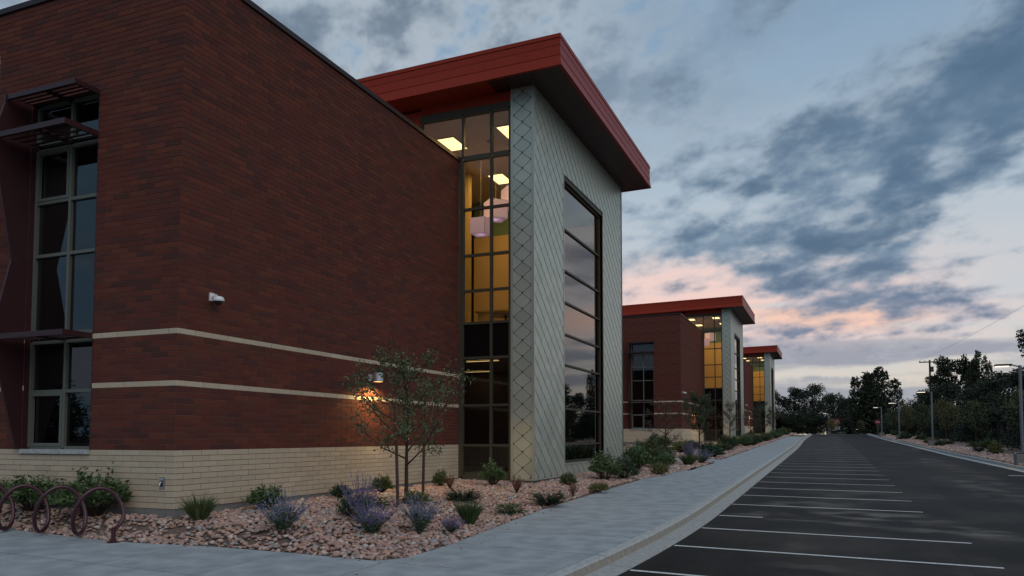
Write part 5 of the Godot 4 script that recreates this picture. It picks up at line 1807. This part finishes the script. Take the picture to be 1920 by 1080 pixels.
func house(at: Vector3, w: float, d: float, h: float, roof_mt: Material, label: String) -> void:
	var o := thing("house", at, label, "house")
	var mb := MB.new()
	mb.box(Vector3(-w / 2, -0.3, -d / 2), Vector3(w / 2, h, d / 2))
	put("wall", mb.mesh(), M.house_wall, o)
	mb = MB.new()
	mb.prism(PackedVector2Array([Vector2(-d / 2 - 0.4, h + 0.004), Vector2(d / 2 + 0.4, h + 0.004), Vector2(0, h + 1.5)]), Vector3(-w / 2 - 0.3, 0, 0), Vector3.BACK, Vector3.UP, Vector3.RIGHT * (w + 0.6))
	put("roof", mb.mesh(), roof_mt, o)
	for x in [-0.28, 0.05, 0.3]:
		mb = MB.new()
		mb.box(Vector3(x * w - 0.5, 0.9, d / 2 - 0.02), Vector3(x * w + 0.5, 1.9, d / 2 + 0.03))
		var f := put("window", mb.mesh(), M.white_plastic, o)
		mb = MB.new()
		mb.box(Vector3(x * w - 0.43, 0.97, d / 2 + 0.01), Vector3(x * w + 0.43, 1.83, d / 2 + 0.035))
		put("pane", mb.mesh(), M.black, f)

func stop_sign() -> void:
	var o := thing("stop_sign", on(5.75, 113.0), "red octagonal stop sign on a thin post at the far kerb", "sign")
	var mb := MB.new()
	mb.box(Vector3(-0.025, -0.1, -0.02), Vector3(0.025, 2.3, 0.02))
	put("post", mb.mesh(), M.galvanised, o)
	mb = MB.new()
	var p := PackedVector2Array()
	for k in 8: p.append(Vector2(cos(TAU * (k + 0.5) / 8), sin(TAU * (k + 0.5) / 8)) * 0.34 + Vector2(0, 2.0))
	mb.prism(p, Vector3(0, 0, 0.022), Vector3.RIGHT, Vector3.UP, Vector3.BACK * 0.006)
	put("octagon", mb.mesh(), M.sign_red, o)
	var tm := TextMesh.new()
	tm.text = "STOP"
	var f := SystemFont.new()
	f.font_names = PackedStringArray(["Droid Sans"])
	f.font_weight = 700
	tm.font = f
	tm.font_size = 32
	tm.pixel_size = 0.0064
	tm.depth = 0.004
	put("lettering", tm, M.white_plastic, o, Vector3(0, 2.0, 0.031))

# ---------------------------------------------------------------- the scene
func _ready() -> void:
	var cam := Camera3D.new()
	cam.name = "camera"
	add_child(cam)
	cam.projection = Camera3D.PROJECTION_FRUSTUM
	cam.keep_aspect = Camera3D.KEEP_HEIGHT
	cam.near = 0.1
	cam.far = 3000.0
	cam.size = 0.1 * 1080.0 / 1450.0
	cam.frustum_offset = Vector2(0.0, 0.1 * 203.1 / 1450.0)
	cam.rotation_degrees = Vector3(2.9965, 22.384, 0.0)
	cam.current = true
	var we := WorldEnvironment.new()
	we.name = "world"
	var env := Environment.new()
	env.background_mode = Environment.BG_SKY
	var sky := Sky.new()
	var pano := PanoramaSkyMaterial.new()
	pano.panorama = make_sky()
	sky.sky_material = pano
	env.sky = sky
	env.background_energy_multiplier = 1.0
	env.tonemap_mode = Environment.TONE_MAPPER_LINEAR
	env.tonemap_exposure = 1.0
	env.sdfgi_enabled = true
	env.ssao_enabled = true
	env.ssil_enabled = true
	we.environment = env
	add_child(we)
	# added soft fill, as from a brighter dusk sky behind the viewer's right shoulder
	var dusk := DirectionalLight3D.new()
	dusk.name = "dusk_fill_light"
	dusk.light_energy = 0.36
	dusk.light_color = Color(1.0, 0.95, 0.90)
	dusk.light_angular_distance = 70.0
	dusk.shadow_enabled = true
	dusk.sky_mode = DirectionalLight3D.SKY_MODE_LIGHT_ONLY
	dusk.rotation_degrees = Vector3(-44.0, 48.0, 0.0)
	add_child(dusk)

	make_materials()
	build_ground()
	var tag_word := ["nearest red brick school wing with a shingled metal corner tower", "middle school wing up the street, brick with a lit metal tower", "farthest school wing, a small lit tower beside the far trees"]
	var moves := [Vector3.ZERO, Vector3(0, 0.85, -48.75), Vector3(0, 1.70, -95.9)]
	for k in 3: build_wing(moves[k], k, tag_word[k])
	build_stones()
	for k in 3:
		var mv: Vector3 = moves[k]
		var whose: String = ["nearest wing", "middle wing", "farthest wing"][k]
		var spots := [[-11.70, 23.1, "near the glass at the left"], [-11.6, 27.0, "deeper in, on the left"], [-9.45, 22.9, "close to the tower's narrow face"], [-9.3, 26.8, "deep behind the narrow face"], [-13.6, 24.6, "far left behind the brick parapet"]]
		for e in spots: ceiling_light(Vector3(e[0], 9.958, -e[1]) + mv, Vector2(0.6, 1.1), 5.0, "warm ceiling panel light in the %s lobby, %s" % [whose, e[2]])
		for e in [[-10.7, 23.4, "front"], [-12.6, 27.2, "rear"]]: ceiling_light(Vector3(e[0], 2.545, -e[1]) + mv, Vector2(1.2, 0.14), 0.05, "slim strip light on the %s lower ceiling, %s one" % [whose, e[2]])
		if k < 2:
			for e in [[-11.05, 7.25, 24.0, 0.56, "lower of the three"], [-10.75, 7.95, 24.6, 0.66, "middle of the three"], [-10.3, 8.5, 25.2, 0.72, "upper of the three"]]:
				pendant(Vector3(e[0], e[1], -e[2]) + mv, e[3], 9.95 - e[1] - e[3] / 2, "pale lilac box pendant in the %s lobby, %s" % [whose, e[4]], e[2] > 24.2)
		wall_lamp(Vector3(WALL_X, 1.44, -16.12) + mv, "round silver wall lamp glowing warm on the %s brick wall" % whose, 4.5)
		camera_dome(Vector3(WALL_X, 2.49, -10.86) + mv, "white dome security camera near the %s brick corner" % whose)
	var tb := thing("lobby_table", Vector3(-10.2, 3.1, -24.2), "dark round high table behind the upper lobby glass", "table")
	var tmb := MB.new()
	tmb.lathe(Vector3(0, 1.02, 0), [Vector2(0.0, 0.0), Vector2(0.54, 0.0), Vector2(0.56, 0.02), Vector2(0.55, 0.045), Vector2(0.0, 0.05)], 28)
	put("table_top", tmb.mesh(), M.dark_wood, tb)
	tmb = MB.new()
	tmb.lathe(Vector3.ZERO, [Vector2(0.28, 0.0), Vector2(0.28, 0.02), Vector2(0.04, 0.04), Vector2(0.04, 1.02)], 16)
	put("leg", tmb.mesh(), M.steel_dark, tb)
	var ob := thing("hose_box", Vector3(-10.68, -0.80, -WALL_S), "small silver hose tap box low on the cream brick corner", "tap box")
	tmb = MB.new()
	tmb.chamfered(Vector3(-0.06, -0.10, 0.0), Vector3(0.06, 0.10, 0.018), 0.006)
	put("plate", tmb.mesh(), M.silver, ob)
	tmb = MB.new()
	tmb.box(Vector3(-0.035, -0.06, 0.0182), Vector3(0.035, 0.045, 0.022))
	put("recess", tmb.mesh(), M.black, ob)
	tmb = MB.new()
	tmb.tube([Vector3(0, 0.02, 0.02), Vector3(0, 0.0, 0.05), Vector3(0, -0.04, 0.055)], [0.013, 0.013, 0.012], 8)
	put("tap", tmb.mesh(), M.silver, ob)
	bike_rack()
	street_lamp(7.72, 39.74, 4.36, "nearest street lamp, at the right edge of the photo")
	street_lamp(7.05, 65.72, 4.15, "second street lamp across the road, before the utility pole")
	street_lamp(6.56, 89.5, 3.85, "third street lamp across the road")
	street_lamp(6.05, 109.8, 3.75, "fourth and smallest street lamp of the row across the road")
	street_lamp(-0.3, 154.0, 3.9, "lone street lamp beyond the end of the road")
	stop_sign()
	fence()
	utility_pole()
	house(Vector3(1.9, 0.45, -178.0), 5.6, 6.0, 2.1, M.house_roof, "small low house with a reddish roof beyond the road's end")
	house(Vector3(8.6, 0.45, -200.0), 5.0, 6.0, 2.0, M.grey_roof, "small pale grey roofed house half hidden beside the massive tree")
	build_plants()
